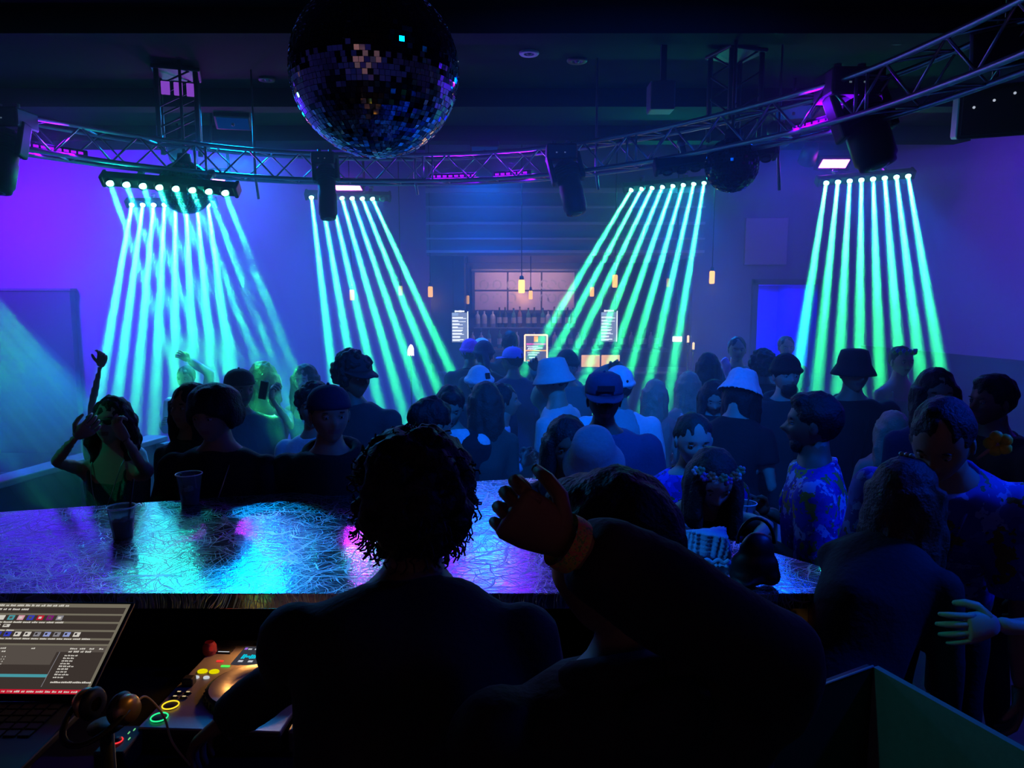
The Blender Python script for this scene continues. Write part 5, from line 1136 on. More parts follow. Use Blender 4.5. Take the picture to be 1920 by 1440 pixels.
    if sl > 0:
        for k_ in 'LR':
            S_, e, w_, nrm, sd = J[k_]; pts = [S_ - rt * sd * 0.04 + u * -0.01, S_]; rr = [0.048 * ar + infl * 0.7, 0.050 * ar + infl]
            if sl <= 1: pts.append(S_.lerp(e, sl)); rr.append(0.046 * ar + infl * (2.1 if top in ('tee', 'shirt') else 1.2))
            else: pts += [S_.lerp(e, 0.5), e, e.lerp(w_, (sl - 1) * 0.55), e.lerp(w_, sl - 1)]; rr += [0.045 * ar + infl, 0.040 * ar + infl, 0.037 * ar + infl, 0.028 * ar + infl * 0.8]
            mc.tube(pts, rr, 12); mc.ell(S_, 0.049 * ar + infl, 12)
    me = solid(mc, 0.017, 2, 0.012 if top in ('hoodie', 'jacket', 'shirt', 'tee', 'longsleeve') else 0.004, 8.5, seed, [topc], 'top'); tn = {'tee': 'tshirt', 'tank': 'tank_top', 'longsleeve': 'sweater'}.get(top, top); to = link(tn, me, t)
    if top in ('hoodie', 'jacket', 'shirt'):
        q = MB()
        if top == 'hoodie':
            q.tube([T(0.312 + 0.015 * math.cos(a), 0.062 * H * math.sin(a), -0.01 * H - 0.045 * H * math.cos(a)) for a in [2 * math.pi * k / 16 for k in range(17)]], 0.026, 8); q.ell(T(0.285, 0, -0.065 * H), (0.075, 0.04, 0.06), 12)
        else:
            q.tube([T(0.318 - 0.012 * (1 - math.cos(a)), 0.052 * H * math.sin(a), -0.005 * H - 0.036 * H * math.cos(a)) for a in [math.pi * (-0.8 + 1.6 * k / 14) for k in range(15)]], 0.016, 6, flat=0.7)
            for sd in (-1, 1): q.tube([T(0.285, sd * 0.035 * H, 0.035 * H + infl), T(0.23, sd * 0.02 * H, 0.06 * H + infl), T(0.1, sd * 0.012 * H, 0.055 * H + infl)], [0.014, 0.012, 0.008], 6, flat=0.5)
        q.build('hood' if top == 'hoodie' else 'collar', topc, to)
    mc = MB()
    if bottom == 'trousers' or bottom == 'shorts':
        rings_loft(mc, [(Vector((0, 0, 0.46 * H)), hipw * 0.95, 0.062 * H), (P, hipw + 0.01, 0.066 * H), (T(0.03), hipw * 0.93 + 0.008, 0.06 * H)], (Vector((1, 0, 0)), Vector((0, 1, 0))))
        for hip, kn, an in legs:
            if bottom == 'trousers': mc.tube([hip, hip.lerp(kn, 0.4), kn, kn.lerp(an, 0.5), an + Vector((0, 0, 0.01))], [0.086 * g * build, 0.080 * g * build, 0.062 * g, 0.060 * g, 0.052 * g], 12)
            else: mc.tube([hip, kn.lerp(hip, 0.25)], [0.088 * g * build, 0.085 * g], 12)
    elif bottom == 'skirt':
        rings_loft(mc, [(Vector((0, 0, 0.36 * H)), hipw * 1.15, 0.085 * H), (Vector((0, 0, 0.45 * H)), hipw * 1.05, 0.072 * H), (P, hipw + 0.008, 0.066 * H), (T(0.05), waw + 0.012, 0.06 * H)], (Vector((1, 0, 0)), Vector((0, 1, 0))))
    elif bottom == 'miniskirt':
        rings_loft(mc, [(Vector((0, 0, 0.425 * H)), hipw * 1.08, 0.078 * H), (P, hipw + 0.008, 0.066 * H), (T(0.05), waw + 0.012, 0.06 * H)], (Vector((1, 0, 0)), Vector((0, 1, 0))))
    if mc.v: link(bottom, solid(mc, 0.02, 2, 0.008, 9, seed + 5, [botc], bottom), t)
    for i_, (hip, kn, an) in enumerate(legs):
        q = MB(); rings_loft(q, [(Vector((an.x, an.y - 0.045, 0.03)), 0.025, 0.022), (Vector((an.x, an.y - 0.02, 0.04)), 0.042, 0.038), (Vector((an.x, an.y + 0.06, 0.035)), 0.046, 0.034), (Vector((an.x, an.y + 0.15, 0.025)), 0.044, 0.024), (Vector((an.x, an.y + 0.19, 0.018)), 0.025, 0.014)], (Vector((1, 0, 0)), Vector((0, 0, 1))), 12)
        q.tube([(an.x, an.y, 0.03), (an.x, an.y, 0.085)], [0.04, 0.042], 12); q.box((an.x - 0.044, an.y - 0.06, 0.001), (an.x + 0.044, an.y + 0.17, 0.014)); q.build('shoe', SHOE, t)
    # --- hair
    q = MB(); R3 = Mh.to_3x3().to_4x4()
    def hp2(x, y, z): return Mh @ (Vector((x, y, z)) * sc)
    vx = 0.011; nz_ = 0.004; fs_ = 40
    rnd = random.Random(NP * 13)
    if hair in ('short', 'fade', 'buzz', 'cut'):
        k_ = {'short': 1.0, 'fade': 0.97, 'buzz': 0.94, 'cut': 1.04}[hair]
        q.ell(hp2(0, -0.020, 0.028), (0.084 * sc * k_, 0.098 * sc * k_, 0.097 * sc * k_), 20, 0, R3); nz_ = 0.007 if hair != 'buzz' else 0.002
        if hair == 'cut': q.ell(hp2(0, 0.03, 0.085), (0.062 * sc, 0.055 * sc, 0.035 * sc), 14, 0, R3)
    elif hair == 'mop':
        q.ell(hp2(0, -0.020, 0.046), (0.112 * sc, 0.108 * sc, 0.080 * sc), 22, 0, R3); q.ell(hp2(0, -0.05, 0.0), (0.100 * sc, 0.070 * sc, 0.085 * sc), 18, 0, R3)
        for a in range(-5, 6): ang = R(-90 + a * 22); q.ell(hp2(0.096 * math.cos(ang), 0.085 * math.sin(ang) - 0.015, 0.0), (0.028 * sc, 0.028 * sc, 0.062 * sc), 10, 0, R3)
        for a in range(-3, 4): ang = R(90 + a * 20); q.ell(hp2(0.085 * math.cos(ang), 0.085 * math.sin(ang) - 0.005, 0.050 - 0.012 * abs(a)), (0.026 * sc, 0.020 * sc, 0.030 * sc), 10, 0, R3)
        nz_ = 0.006; fs_ = 30
    elif hair in ('curly', 'bigcurly'):
        k_ = 1.12 if hair == 'curly' else 1.22
        q.ell(hp2(0, -0.022, 0.026), (0.084 * sc * k_, 0.095 * sc * k_, 0.094 * sc * k_), 20, 0, R3)
        for i in range(150 if hair == 'curly' else 230):
            v = Vector((rnd.gauss(0, 1), rnd.gauss(0, 1), rnd.gauss(0.25, 1))).normalized()
            if v.y > 0.55 and v.z < 0.35: continue
            q.ell(hp2(v.x * 0.090 * k_, -0.022 + v.y * 0.100 * k_, 0.026 + v.z * 0.098 * k_), rnd.uniform(0.012, 0.020) * sc, 7)
        vx = 0.008; nz_ = 0.003; fs_ = 90
    elif hair in ('long', 'wavy', 'longback'):
        q.ell(hp2(0, -0.018, 0.028), (0.090 * sc, 0.100 * sc, 0.096 * sc), 20, 0, R3)
        ln = {'long': 0.36, 'wavy': 0.32, 'longback': 0.38}[hair]
        for a in range(-9, 10):
            ang = R(-90 + a * 13.5); x = 0.080 * math.cos(ang); y = 0.082 * math.sin(ang) - 0.012; ll = ln * rnd.uniform(0.72, 1.06)
            w0 = 0.012 if hair == 'wavy' else 0.004; p0 = hp2(x, y, 0.03); down = Vector((0, 0, -1)); out = (Mh.to_3x3() @ Vector((x, y - 0.01, 0))).normalized()
            o_ = rnd.uniform(0.006, 0.03); pts = [p0 + down * ll * s_ + out * (0.004 + o_ * min(1, s_ * 1.6) - 0.035 * s_ * s_ + w0 * math.sin(s_ * 14 + a)) for s_ in (0, 0.2, 0.4, 0.6, 0.8, 1.0)]
            q.tube(pts, [0.026 * sc, 0.028 * sc, 0.026 * sc, 0.023 * sc, 0.018 * sc, 0.006 * sc], 8)
        vx = 0.010; nz_ = 0.006 if hair != 'wavy' else 0.012; fs_ = 45
    elif hair in ('updo', 'buns'):
        q.ell(hp2(0, -0.020, 0.028), (0.090 * sc, 0.102 * sc, 0.097 * sc), 20, 0, R3); q.ell(hp2(0, -0.095, 0.02), (0.06 * sc, 0.05 * sc, 0.06 * sc), 12, 0, R3)
        if hair == 'buns': q.ell(hp2(0.06, -0.02, 0.115), 0.032 * sc, 10); q.ell(hp2(-0.06, -0.02, 0.115), 0.032 * sc, 10)
        nz_ = 0.012; fs_ = 35
    elif hair == 'balding':
        q.ell(hp2(0, -0.034, -0.005), (0.083 * sc, 0.088 * sc, 0.075 * sc), 18, 0, R3)
    if q.v: link('hair', solid(q, vx, 1, nz_, fs_, seed, [hm], 'hair'), t)
    # --- hats
    if hat:
        hm2 = hatc or K
        if hat in ('cap', 'backcap', 'snapback'):
            q = MB(); q.lathe([(0.0, 0.128), (0.03, 0.125), (0.062, 0.110), (0.083, 0.082), (0.091, 0.050), (0.092, 0.030), (0.086, 0.030)] if hat != 'snapback' else [(0.0, 0.135), (0.045, 0.133), (0.075, 0.118), (0.089, 0.085), (0.092, 0.05), (0.092, 0.030), (0.086, 0.030)], 28, 0, Mh @ Matrix.Diagonal((sc, sc * 1.10, sc, 1)) @ Matrix.Translation((0, -0.012, 0.0)))
            q.ell(hp2(0, -0.012, 0.130 if hat != 'snapback' else 0.137), 0.007 * sc, 8); c_ = q.build('cap', hm2, t)
            sg = -1 if hat == 'backcap' else 1; q = MB(); vs = []; n = 14
            for lay in (0.004, -0.002):
                for i in range(n + 1):
                    a = math.pi * i / n; r_in = 0.088; vs.append(hp2(r_in * math.cos(a), sg * (0.098 * math.sin(a)) - 0.012, 0.034 + lay)); bl = 0.075 * math.sin(a) ** 0.7
                    vs.append(hp2((r_in + 0.004) * math.cos(a), sg * (0.098 * math.sin(a) + bl) - 0.012, 0.034 + lay - 0.012 * math.sin(a) - 0.018 * abs(math.cos(a)) * math.sin(a)))
            fs = []
            m_ = 2 * (n + 1)
            for i in range(n): a = 2 * i; fs += [(a, a + 1, a + 3, a + 2), (m_ + a, m_ + a + 2, m_ + a + 3, m_ + a + 1), (a + 1, m_ + a + 1, m_ + a + 3, a + 3), (a, a + 2, m_ + a + 2, m_ + a)]
            q.add(vs, fs, 0, True); q.build('brim', hm2, c_, weld=False)
        elif hat in ('bucket', 'fuzzybucket'):
            b_ = 1.0 if hat == 'bucket' else 1.06
            q = MB(); q.lathe([(0.0, 0.137), (0.05, 0.134), (0.074, 0.124), (0.087, 0.08), (0.094 * b_, 0.042), (0.109 * b_, 0.018), (0.124 * b_, -0.010), (0.124 * b_, -0.018), (0.106 * b_, 0.004), (0.086 * b_, 0.036), (0.078, 0.07), (0.066, 0.115), (0.0, 0.122)], 32, 0, Mh @ Matrix.Diagonal((sc, sc * 1.08, sc, 1)) @ Matrix.Translation((0, -0.012, 0.004)))
            link('bucket_hat', solid(q, 0.007, 1, 0.004 if hat == 'bucket' else 0.006, 40, seed, [hm2], 'bucket_hat'), t) if hat == 'fuzzybucket' else q.build('bucket_hat', hm2, t)
        elif hat in ('beanie', 'durag', 'fuzzyroll'):
            q = MB(); q.ell(hp2(0, -0.014, 0.040), (0.092 * sc, 0.102 * sc, 0.102 * sc), 24, 0, R3)
            q.tube([hp2(0.090 * math.cos(a), 0.098 * math.sin(a) - 0.012, 0.030 + 0.004 * math.sin(a)) for a in [2 * math.pi * k / 28 for k in range(29)]], (0.016 if hat != 'fuzzyroll' else 0.026) * sc, 10)
            if hat == 'durag': q.tube([hp2(0, -0.1, 0.02), hp2(0.02, -0.13, -0.08), hp2(0.03, -0.13, -0.2)], [0.03, 0.03, 0.015], 8)
            link('beanie', solid(q, 0.008, 2, 0.003, 60, seed, [hm2], 'beanie'), t)
        elif hat == 'towel':
            q = MB(); q.ell(hp2(0, -0.014, 0.03), (0.098 * sc, 0.108 * sc, 0.105 * sc), 24, 0, R3); q.tube([hp2(0, -0.06, 0.0), hp2(0.0, -0.11, -0.12), hp2(0.03, -0.13, -0.30)], [0.085, 0.10, 0.11], 14)
            link('head_cloth', solid(q, 0.012, 2, 0.01, 14, seed, [hm2], 'head_cloth'), t)
        elif hat == 'flowers':
            for k in range(11):
                a = R(20 + k * 14); c3 = hp2(0.088 * math.cos(a) * 1.02, 0.088 * math.sin(a) - 0.0, 0.075 + 0.015 * (k % 2)); q = MB(); col = (hatc or [M_lip])[k % len(hatc)]
                for m_ in range(5):
                    b_ = 2 * math.pi * m_ / 5; q.ell(c3 + Vector((0.010 * math.cos(b_), 0.003, 0.010 * math.sin(b_))), (0.008, 0.005, 0.008), 7)
                q.ell(c3, 0.006, 7); q.build('flower', col, t)
    t['_'] = 0; del t['_']
    return dict(root=t, Mh=Mh, T=T, J=J, H=H, sc=sc, R3=R3, hp=hp2, rt=rt, fw=fw, u=u, inv=inv, top=to, Mw=Matrix.Translation(base) @ Rz.to_4x4())
def sunglasses(p, m=None):
    q = MB(); hp_ = p['hp']
    for sd in (-1, 1): q.ell(hp_(sd * 0.031, 0.094, 0.0), (0.024 * p['sc'], 0.004, 0.017 * p['sc']), 14, 0, p['R3']); q.tube([hp_(sd * 0.053, 0.092, 0.004), hp_(sd * 0.080, 0.02, 0.004)], 0.0025, 6)
    q.tube([hp_(-0.01, 0.097, 0.004), hp_(0.01, 0.097, 0.004)], 0.0025, 6); q.build('sunglasses', m or M_black, p['root'])
def necklace(p, drop=0.06, m=None, pend=True):
    T, H = p['T'], p['H']; q = MB()
    pts = [T(0.305 - (drop + 0.03) * math.sin(a) ** 2, 0.045 * H * math.cos(a), 0.02 * H + 0.060 * H * math.sin(a)) for a in [math.pi * k / 16 for k in range(17)]]
    q.tube(pts, 0.0022, 6)
    if pend: q.box(pts[8] - Vector((0.003, 0.003, 0.03)), pts[8] + Vector((0.003, 0.006, 0))); q.box(pts[8] - Vector((0.010, 0.003, 0.014)), pts[8] + Vector((0.010, 0.006, -0.009)))
    q.build('necklace', m or mat('chain_silver', (0.6, 0.6, 0.6), 0.3, 0.9), p['root'])
def earrings(p):
    q = MB()
    for sd in (-1, 1): c_ = p['hp'](sd * 0.084, 0.0, -0.045); q.tube([c_ + Vector((0, 0.012 * math.cos(a), 0.012 * math.sin(a))) for a in [2 * math.pi * k / 14 for k in range(15)]], 0.0018, 5)
    q.build('earrings', mat('chain_silver', (0.6, 0.6, 0.6), 0.3, 0.9), p['root'])
def held_cup(p, key, label, s=1.0, m=None):
    S_, e, w_, nrm, sd = p['J'][key]; d = (w_ - e).normalized(); n = (nrm - d * nrm.dot(d)).normalized(); c_ = p['Mw'] @ (w_ + d * 0.085 + n * 0.035)
    return cup((c_.x, c_.y, c_.z - 0.05), 0.105 * s, 0.026 * s, 0.037 * s, label, ((0.0, 0, 0.02), (0.015, 0, 0.14)), 0.5, 'drinks held in the crowd', m)
CUPB = mat('pale_cup', (0.6, 0.8, 0.95), 0.2, trans=0.5)
# --- front row, left to right ---------------------------------------------------
p = person(203, 738, 3.35, 176, 'woman in green sequinned dress and sunglasses, both hands raised to her face', fem=True, skin='light', hair='wavy', top='dress', topc=SEQ, bottom='none', head=(6, 8, 0),
           armR=((104, 866, 3.15), (146, 815, 3.02), (0.3, -1, 0.4), (-0.8, 0.2, 0.45)), armL=((262, 868, 3.2), (236, 822, 3.02), (-0.3, -1, 0.3), (0.5, 0.1, 0.9)), curlL=0.9, curlR=0.7)
sunglasses(p); necklace(p, 0.10); earrings(p)
q = MB(); rings_loft(q, [(p['T'](0.03), 0.130, 0.10), (p['T'](0.075), 0.118, 0.095)], (p['rt'], p['fw'])); q.build('belt', K, p['root'])
spot('green_glance', (-3.6, 2.6, 3.5), W(170, 850, 3.2), 34, (0.0, 0.9, 0.6), 13, 0.9, 0.03)
p = person(352, 712, 3.5, 172, 'woman with long dark hair behind the man with mushroom-shaped hair', fem=True, skin='tan', hair='long', top='longsleeve', topc=K, head=(-15, 5, 0))
p = person(402, 708, 3.05, 176, 'man in black tee and thin necklace with mushroom-shaped black hair', skin='tan', hair='mop', top='tee', topc=K, head=(-8, -6, 0), extra=0.01, build=1.12, armL='low', armR='low')
necklace(p, 0.09)
p = person(446, 682, 4.35, 200, 'man in dark cap with pale crown and grey tee behind mushroom-haired man', skin='tan', hat='backcap', hatc=CHAR, top='tee', topc=GREYC, head=(25, 0, 0), build=1.1, extra=0.02)
p = person(490, 674, 4.75, 178, 'green-lit blonde woman lifting a dark phone to her mouth', fem=True, skin='light', hair='wavy', hairc='blonde', top='tank', topc=TAN, head=(12, 0, 0),
           armL=((545, 800, 4.6), (508, 745, 4.45), (-1, 0, 0), (-0.2, 0.3, 1)), curlL=1.0)
c_ = W(494, 730, 4.42); q = MB(); q.bbox((-0.024, -0.006, -0.06), (0.024, 0.006, 0.05), 0.005); o = q.build('phone', M_black, None, loc=c_, rot=(0, R(12), 0)); tag(o, 'dark phone held upright by the green-lit blonde woman', 'phone')
q = MB(); q.box((-0.02, 0.0061, -0.05), (0.02, 0.0065, 0.04)); q.build('screen', mat('phone_glass', (0.05, 0.08, 0.08), 0.1), o)
p = person(571, 678, 5.2, 170, 'faint woman with long straight hair and hands clasped at her chest', fem=True, skin='light', hair='long', hairc='brown', top='tank', topc=BLUE, armR='hold', armL='hold', curlL=1.2, curlR=1.2)
p = person(585, 711, 3.75, 165, 'man with curly black hair and white shirt behind the backwards cap', skin='tan', hair='curly', top='tee', topc=WHITE, head=(20, 8, 0), extra=0.02)
p = person(612, 712, 3.02, 168, 'man in black hoodie with a backwards cap, face turned right', skin='tan', hair='short', hat='backcap', hatc=NAVY, top='hoodie', topc=K, head=(38, 2, 0), extra=0.012, build=1.08, armL='low', armR='low')
p = person(655, 646, 4.05, 172, 'tall man in dark pullover with peaked cap over curly hair', skin='brown', hair='curly', hat='cap', hatc=CHAR, top='longsleeve', topc=CHAR, head=(58, -6, 0), extra=0.03, build=1.15)
p = person(347, 683, 6.2, 178, 'distant person in a pink top with one arm bent over the head', skin='light', hair='short', top='longsleeve', topc=PINK, armL=((392, 700, 6.2), (352, 674, 6.1), (0, 1, 0)), armR='hold')
p = person(206, 752, 4.3, 182, 'short person behind the sequinned woman raising a pale hand', fem=True, skin='light', hair='short', top='tee', topc=WHITE, armR=((172, 738, 4.3), (190, 678, 4.2), (0, 1, 0)), armL='down')
p = person(795, 731, 3.3, -28, 'woman with messy pinned-up dark hair turned away at centre left', fem=True, skin='tan', hair='updo', top='jacket', topc=NAVY, head=(-28, -18, 0), extra=0.012, build=1.1)
q = MB()
for k in range(5): a = 2 * math.pi * k / 5; q.ell(p['hp'](-0.094 + 0.0, -0.03 + 0.016 * math.cos(a), 0.02 + 0.016 * math.sin(a)), 0.011, 8)
q.build('hair_clip', K, p['root'])
p = person(842, 708, 4.1, 176, 'man looking down in dark jacket over white tee with two necklaces', skin='tan', hair='cut', top='tee', topc=WHITE, head=(12, -22, 0), extra=0.015, build=1.0)
mc = MB(); necklace(p, 0.08); necklace(p, 0.11, None, False)
for sd in (-1, 1):
    T, H = p['T'], p['H']
    mc.tube([T(0.30, sd * 0.035 * H, 0.0), T(0.26, sd * 0.070 * H, 0.035 * H), T(0.12, sd * 0.068 * H, 0.045 * H), T(-0.06, sd * 0.075 * H, 0.04 * H)], [0.03, 0.055, 0.06, 0.055], 12)
    S_, e, w_, n_, s_ = p['J']['R' if sd > 0 else 'L']; mc.tube([S_, e, e.lerp(w_, 0.9)], [0.072, 0.062, 0.045], 12)
mc.tube([T(0.27, -0.1 * H, -0.02), T(0.27, 0.1 * H, -0.02)], 0.07, 12); rings_loft(mc, [(T(-0.06, 0, -0.03), 0.17, 0.09), (T(0.1, 0, -0.03), 0.16, 0.085), (T(0.25, 0, -0.03), 0.17, 0.08)], (p['rt'], p['fw']))
link('jacket', solid(mc, 0.018, 2, 0.01, 9, 3.1, [K], 'jacket'), p['root'])
# --- centre ---------------------------------------------------------------------
p = person(898, 677, 5.0, 8, 'person from behind in a fuzzy white rolled hat with small dark patch', skin='tan', hair='short', hat='fuzzyroll', hatc=cloth('fuzzy_white', (0.7, 0.75, 0.85)), top='jacket', topc=CHAR, extra=0.03, build=1.1)
q = MB(); q.bbox((-0.018, -0.003, -0.02), (0.018, 0.003, 0.02), 0.002, 0, Matrix.Translation(p['hp'](0.055, -0.105, 0.07)) @ Euler((R(-12), 0, R(30))).to_matrix().to_4x4()); q.build('hat_patch', K, p['root'])
p = person(915, 709, 4.2, 12, 'woman from behind with very long straight hair down her back', fem=True, skin='tan', hair='longback', hairc='brown', top='longsleeve', topc=OLIVE, side_lean=4)
earrings(p)
p = person(968, 719, 4.6, -88, 'woman in profile facing right in a pale cardigan', fem=True, skin='tan', hair='updo', top='shirt', topc=cloth('pale_stripe', (0.4, 0.5, 0.65)), sleeve=1.9, armL='hold', armR='hold', head=(0, 2, 0), H=1.60)
p = person(1042, 664, 4.35, 62, 'man in pale bucket hat and light shirt facing left with sunglasses', skin='tan', hair='fade', hat='bucket', hatc=cloth('khaki', (0.40, 0.45, 0.45)), top='tee', topc=cloth('cream', (0.5, 0.5, 0.48)), head=(0, -8, 0), extra=0.02)
sunglasses(p)
p = person(962, 643, 6.2, 15, 'person from behind wearing a violet-blue cap and dark shirt', skin='brown', hair='short', hat='cap', hatc=cloth('violet_cap', (0.25, 0.25, 0.9)), top='tee', topc=NAVY, head=(40, 0, 0), extra=0.02, build=1.15, sleeve=1.4)
p = person(956, 617, 7.3, 5, 'man with close black hair waiting directly in front of the bar mirror', skin='dark', hair='fade', top='tee', topc=K, extra=0.0)
p = person(881, 631, 6.9, 10, 'person in a purple cap near the left menu board', skin='dark', hair='short', hat='beanie', hatc=cloth('purple', (0.45, 0.08, 0.75)), top='jacket', topc=K, extra=0.02)
p = person(907, 634, 6.5, 8, 'person in black durag between the purple cap and the violet-blue cap', skin='dark', hat='durag', hatc=NAVY, top='tee', topc=K, extra=0.02)
p = person(903, 628, 7.6, 5, 'person in white cap half hidden behind the durag', skin='tan', hair='short', hat='cap', hatc=WHITE, top='tee', topc=CHAR, extra=0.02)
p = person(1064, 651, 5.6, 185, 'green-lit person in a dark hood spreading both arms', skin='tan', hat='beanie', hatc=OLIVE, top='hoodie', topc=cloth('green_grey', (0.12, 0.2, 0.18)), armL=((1115, 718, 5.5), (1150, 690, 5.3), (0, 1, 0)), armR=((1020, 730, 5.5), (1005, 690, 5.3), (0, 1, 0)), extra=0.02, build=1.15)
p = person(1133, 688, 3.5, 178, 'broad man in a dark flat-brimmed cap and open blue shirt facing us', skin='dark', hair='fade', hat='snapback', hatc=NAVY, top='shirt', topc=cloth('blue_dark', (0.03, 0.05, 0.12)), head=(0, -4, 0), extra=0.02, build=1.18, sleeve=0.95, armL='down', armR='low')
necklace(p, 0.12, None, False)
q = MB(); q.bbox((-0.04, 0.0, 0.0), (0.04, 0.004, 0.03), 0.002, 0, Matrix.Translation(p['hp'](0, 0.093, 0.06)) @ Matrix.Rotation(R(-12), 4, 'X')); q.build('cap_patch', mat('cap_patch', (0.02, 0.02, 0.03), 0.3), p['root'])
p = person(1161, 678, 4.4, 8, 'man from behind in white cap and bright tee with a towel down his back', skin='tan', hair='short', hat='beanie', hatc=WHITE, top='tee', topc=WHITE, extra=0.025, build=1.15, sleeve=0.8)
q = MB(); T, H = p['T'], p['H']; q.tube([T(0.33, 0.0, -0.05 * H), T(0.26, 0.01, -0.078 * H), T(0.14, 0.02, -0.085 * H), T(0.0, 0.02, -0.085 * H)], [0.07, 0.085, 0.09, 0.085], 14, flat=0.25); link('towel', solid(q, 0.012, 2, 0.008, 12, 2, [cloth('teal_towel', (0.2, 0.4, 0.4))], 'towel'), p['root'])
p = person(1228, 707, 5.3, 10, 'green-lit woman with long hair standing in the right-hand beams', fem=True, skin='light', hair='longback', hairc='blonde', top='tank', topc=TAN)
p = person(1062, 770, 2.95, 178, 'woman with long dark hair facing us just beyond the counter apex', fem=True, skin='brown', hair='long', top='longsleeve', topc=K, head=(4, -10, 0))
p = person(1112, 826, 2.75, 170, 'person in a pale pinkish bucket hat bending down beyond the counter', skin='tan', hair='short', hat='bucket', hatc=cloth('pale_pink', (0.34, 0.26, 0.28)), top='jacket', topc=K, H=1.7, head=(0, -35, 0), extra=-0.03)
# --- right of centre --------------------------------------------------------------
M_lei = [mat('lei_white', (0.7, 0.8, 0.75), 0.6), mat('lei_green', (0.15, 0.5, 0.2), 0.6), mat('lei_violet', (0.5, 0.2, 0.7), 0.6), mat('lei_orange', (0.8, 0.35, 0.15), 0.6)]
M_hawB = patterned('blue_print', [(0.01, 0.02, 0.55), (0.02, 0.06, 0.75), (0.12, 0.12, 0.02), (0.0, 0.01, 0.3)], 20)
M_hawR = patterned('tropical_print', [(0.02, 0.04, 0.55), (0.40, 0.36, 0.05), (0.01, 0.02, 0.25), (0.40, 0.50, 0.85), (0.02, 0.03, 0.4)], 24)
M_hawW = patterned('tropical_print_light', [(0.05, 0.10, 0.55), (0.16, 0.15, 0.03), (0.02, 0.04, 0.35), (0.20, 0.30, 0.75), (0.03, 0.05, 0.4)], 20)
def lei(p, n=22, cols=M_lei, nm='flower_garland', drop=0.13):
    T, H = p['T'], p['H']
    for m_ in range(len(cols)):
        q = MB()
        for k in range(m_, n, len(cols)):
            a = math.pi * 2 * k / n; c_ = T(0.29 - drop * (0.5 - 0.5 * math.cos(a)), 0.058 * H * math.sin(a), 0.012 * H - 0.052 * H * math.cos(a) + 0.02 * (0.5 - 0.5 * math.cos(a)))
            for j in range(5): b_ = 2 * math.pi * j / 5; q.ell(c_ + Vector((0.012 * math.cos(b_), 0.012 * math.sin(b_ * 2), 0.012 * math.sin(b_))), 0.009, 6)
        o = q.build(nm, cols[m_], p['root'], weld=False); o['kind'] = 'stuff'
p = person(1299, 766, 3.05, 174, 'man with thin short hair in blue printed shirt with a flower garland', skin='light', hair='short', hairc='brown', top='shirt', topc=M_hawB, head=(8, -8, 0), build=1.1, armR='hold'); lei(p)
p = person(1386, 683, 4.15, -40, 'person in a fuzzy white bucket hat and black tee, head bowed to the right', fem=True, skin='light', hair='longback', hat='fuzzybucket', hatc=cloth('fuzzy_white', (0.7, 0.75, 0.85)), top='tee', topc=K, head=(0, -22, 0), extra=0.02, armR='hold', build=1.1)
held_cup(p, 'R', 'pale plastic cup held beside the fuzzy white bucket hat', 1.2, CUPB)
p = person(1338, 702, 4.75, 184, 'woman with black hair looking down beside the fuzzy white bucket hat', fem=True, skin='light', hair='long', top='jacket', topc=K, head=(-10, -25, 0))
p = person(1291, 692, 5.5, 12, 'faint blonde woman in a pale top left of the dark-haired group', fem=True, skin='light', hair='longback', hairc='blonde', top='tank', topc=WHITE)
p = person(1328, 655, 6.0, 8, 'dark long-haired woman seen from behind near the right end of the bar', fem=True, skin='tan', hair='longback', top='jacket', topc=K, extra=0.01)
p = person(1383, 626, 6.7, 172, 'dark-haired man against the dim wall wearing a pink garland', skin='tan', hair='short', top='tee', topc=CHAR, extra=0.01)
q = MB(); T, H = p['T'], p['H']; q.tube([T(0.36, 0.13, 0.09), T(0.33, 0.10, 0.11), T(0.28, 0.09, 0.12), T(0.22, 0.05, 0.13)], [0.035, 0.04, 0.03, 0.03], 10); link('pink_boa', solid(q, 0.012, 1, 0.01, 30, 1, [PINK], 'pink_boa'), p['root'])
p = person(1430, 650, 5.7, 6, 'broad dark figure seen from behind below the blue doorway', skin='dark', hair='curly', top='jacket', topc=K, extra=0.02, build=1.25)
p = person(1475, 627, 7.4, 175, 'faint grey figure standing just right of the blue doorway', skin='tan', hair='short', top='tee', topc=GREYC)
p = person(1476, 654, 4.55, 178, 'bearded man in a beanie and thick hooded jacket facing us', skin='light', hair='short', hat='beanie', hatc=K, top='hoodie', topc=CHAR, extra=0.03, build=1.12, head=(4, 2, 0))
q = MB(); q.ell(p['hp'](0, 0.052, -0.085), (0.052, 0.035, 0.045), 14, 0, p['R3']); q.build('beard', HAIRM['black'], p['root'])
p = person(1604, 648, 4.35, 182, 'man in a black bucket hat and studded black jacket facing us', skin='tan', hair='short', hat='bucket', hatc=K, top='jacket', topc=K, extra=0.02, build=1.18, armL='hold')
held_cup(p, 'L', 'small clear cup held by the man in black bucket hat', 1.0)
p = person(1692, 645, 5.6, 186, 'person wearing a glowing green and blue flower crown in the right beams', fem=True, skin='light', hair='short', hairc='brown', hat='flowers', hatc=[mat('crown_green', (0.25, 0.9, 0.1), 0.5), mat('crown_blue', (0.1, 0.25, 0.9), 0.5)], top='tank', topc=TAN, extra=0.0)
p = person(1526, 724, 2.85, 68, 'laughing man in tropical print shirt turned to the left', skin='brown', hair='cut', top='shirt', topc=M_hawR, head=(4, 2, 0), build=1.15, sleeve=0.9, armR='hold', armL='hold', extra=0.01)
held_cup(p, 'L', 'tall clear drink held by the laughing man in tropical shirt', 1.2)
q = MB(); q.ell(p['hp'](0, 0.045, -0.085), (0.045, 0.03, 0.038), 12, 0, p['R3']); q.build('beard', HAIRM['black'], p['root'])
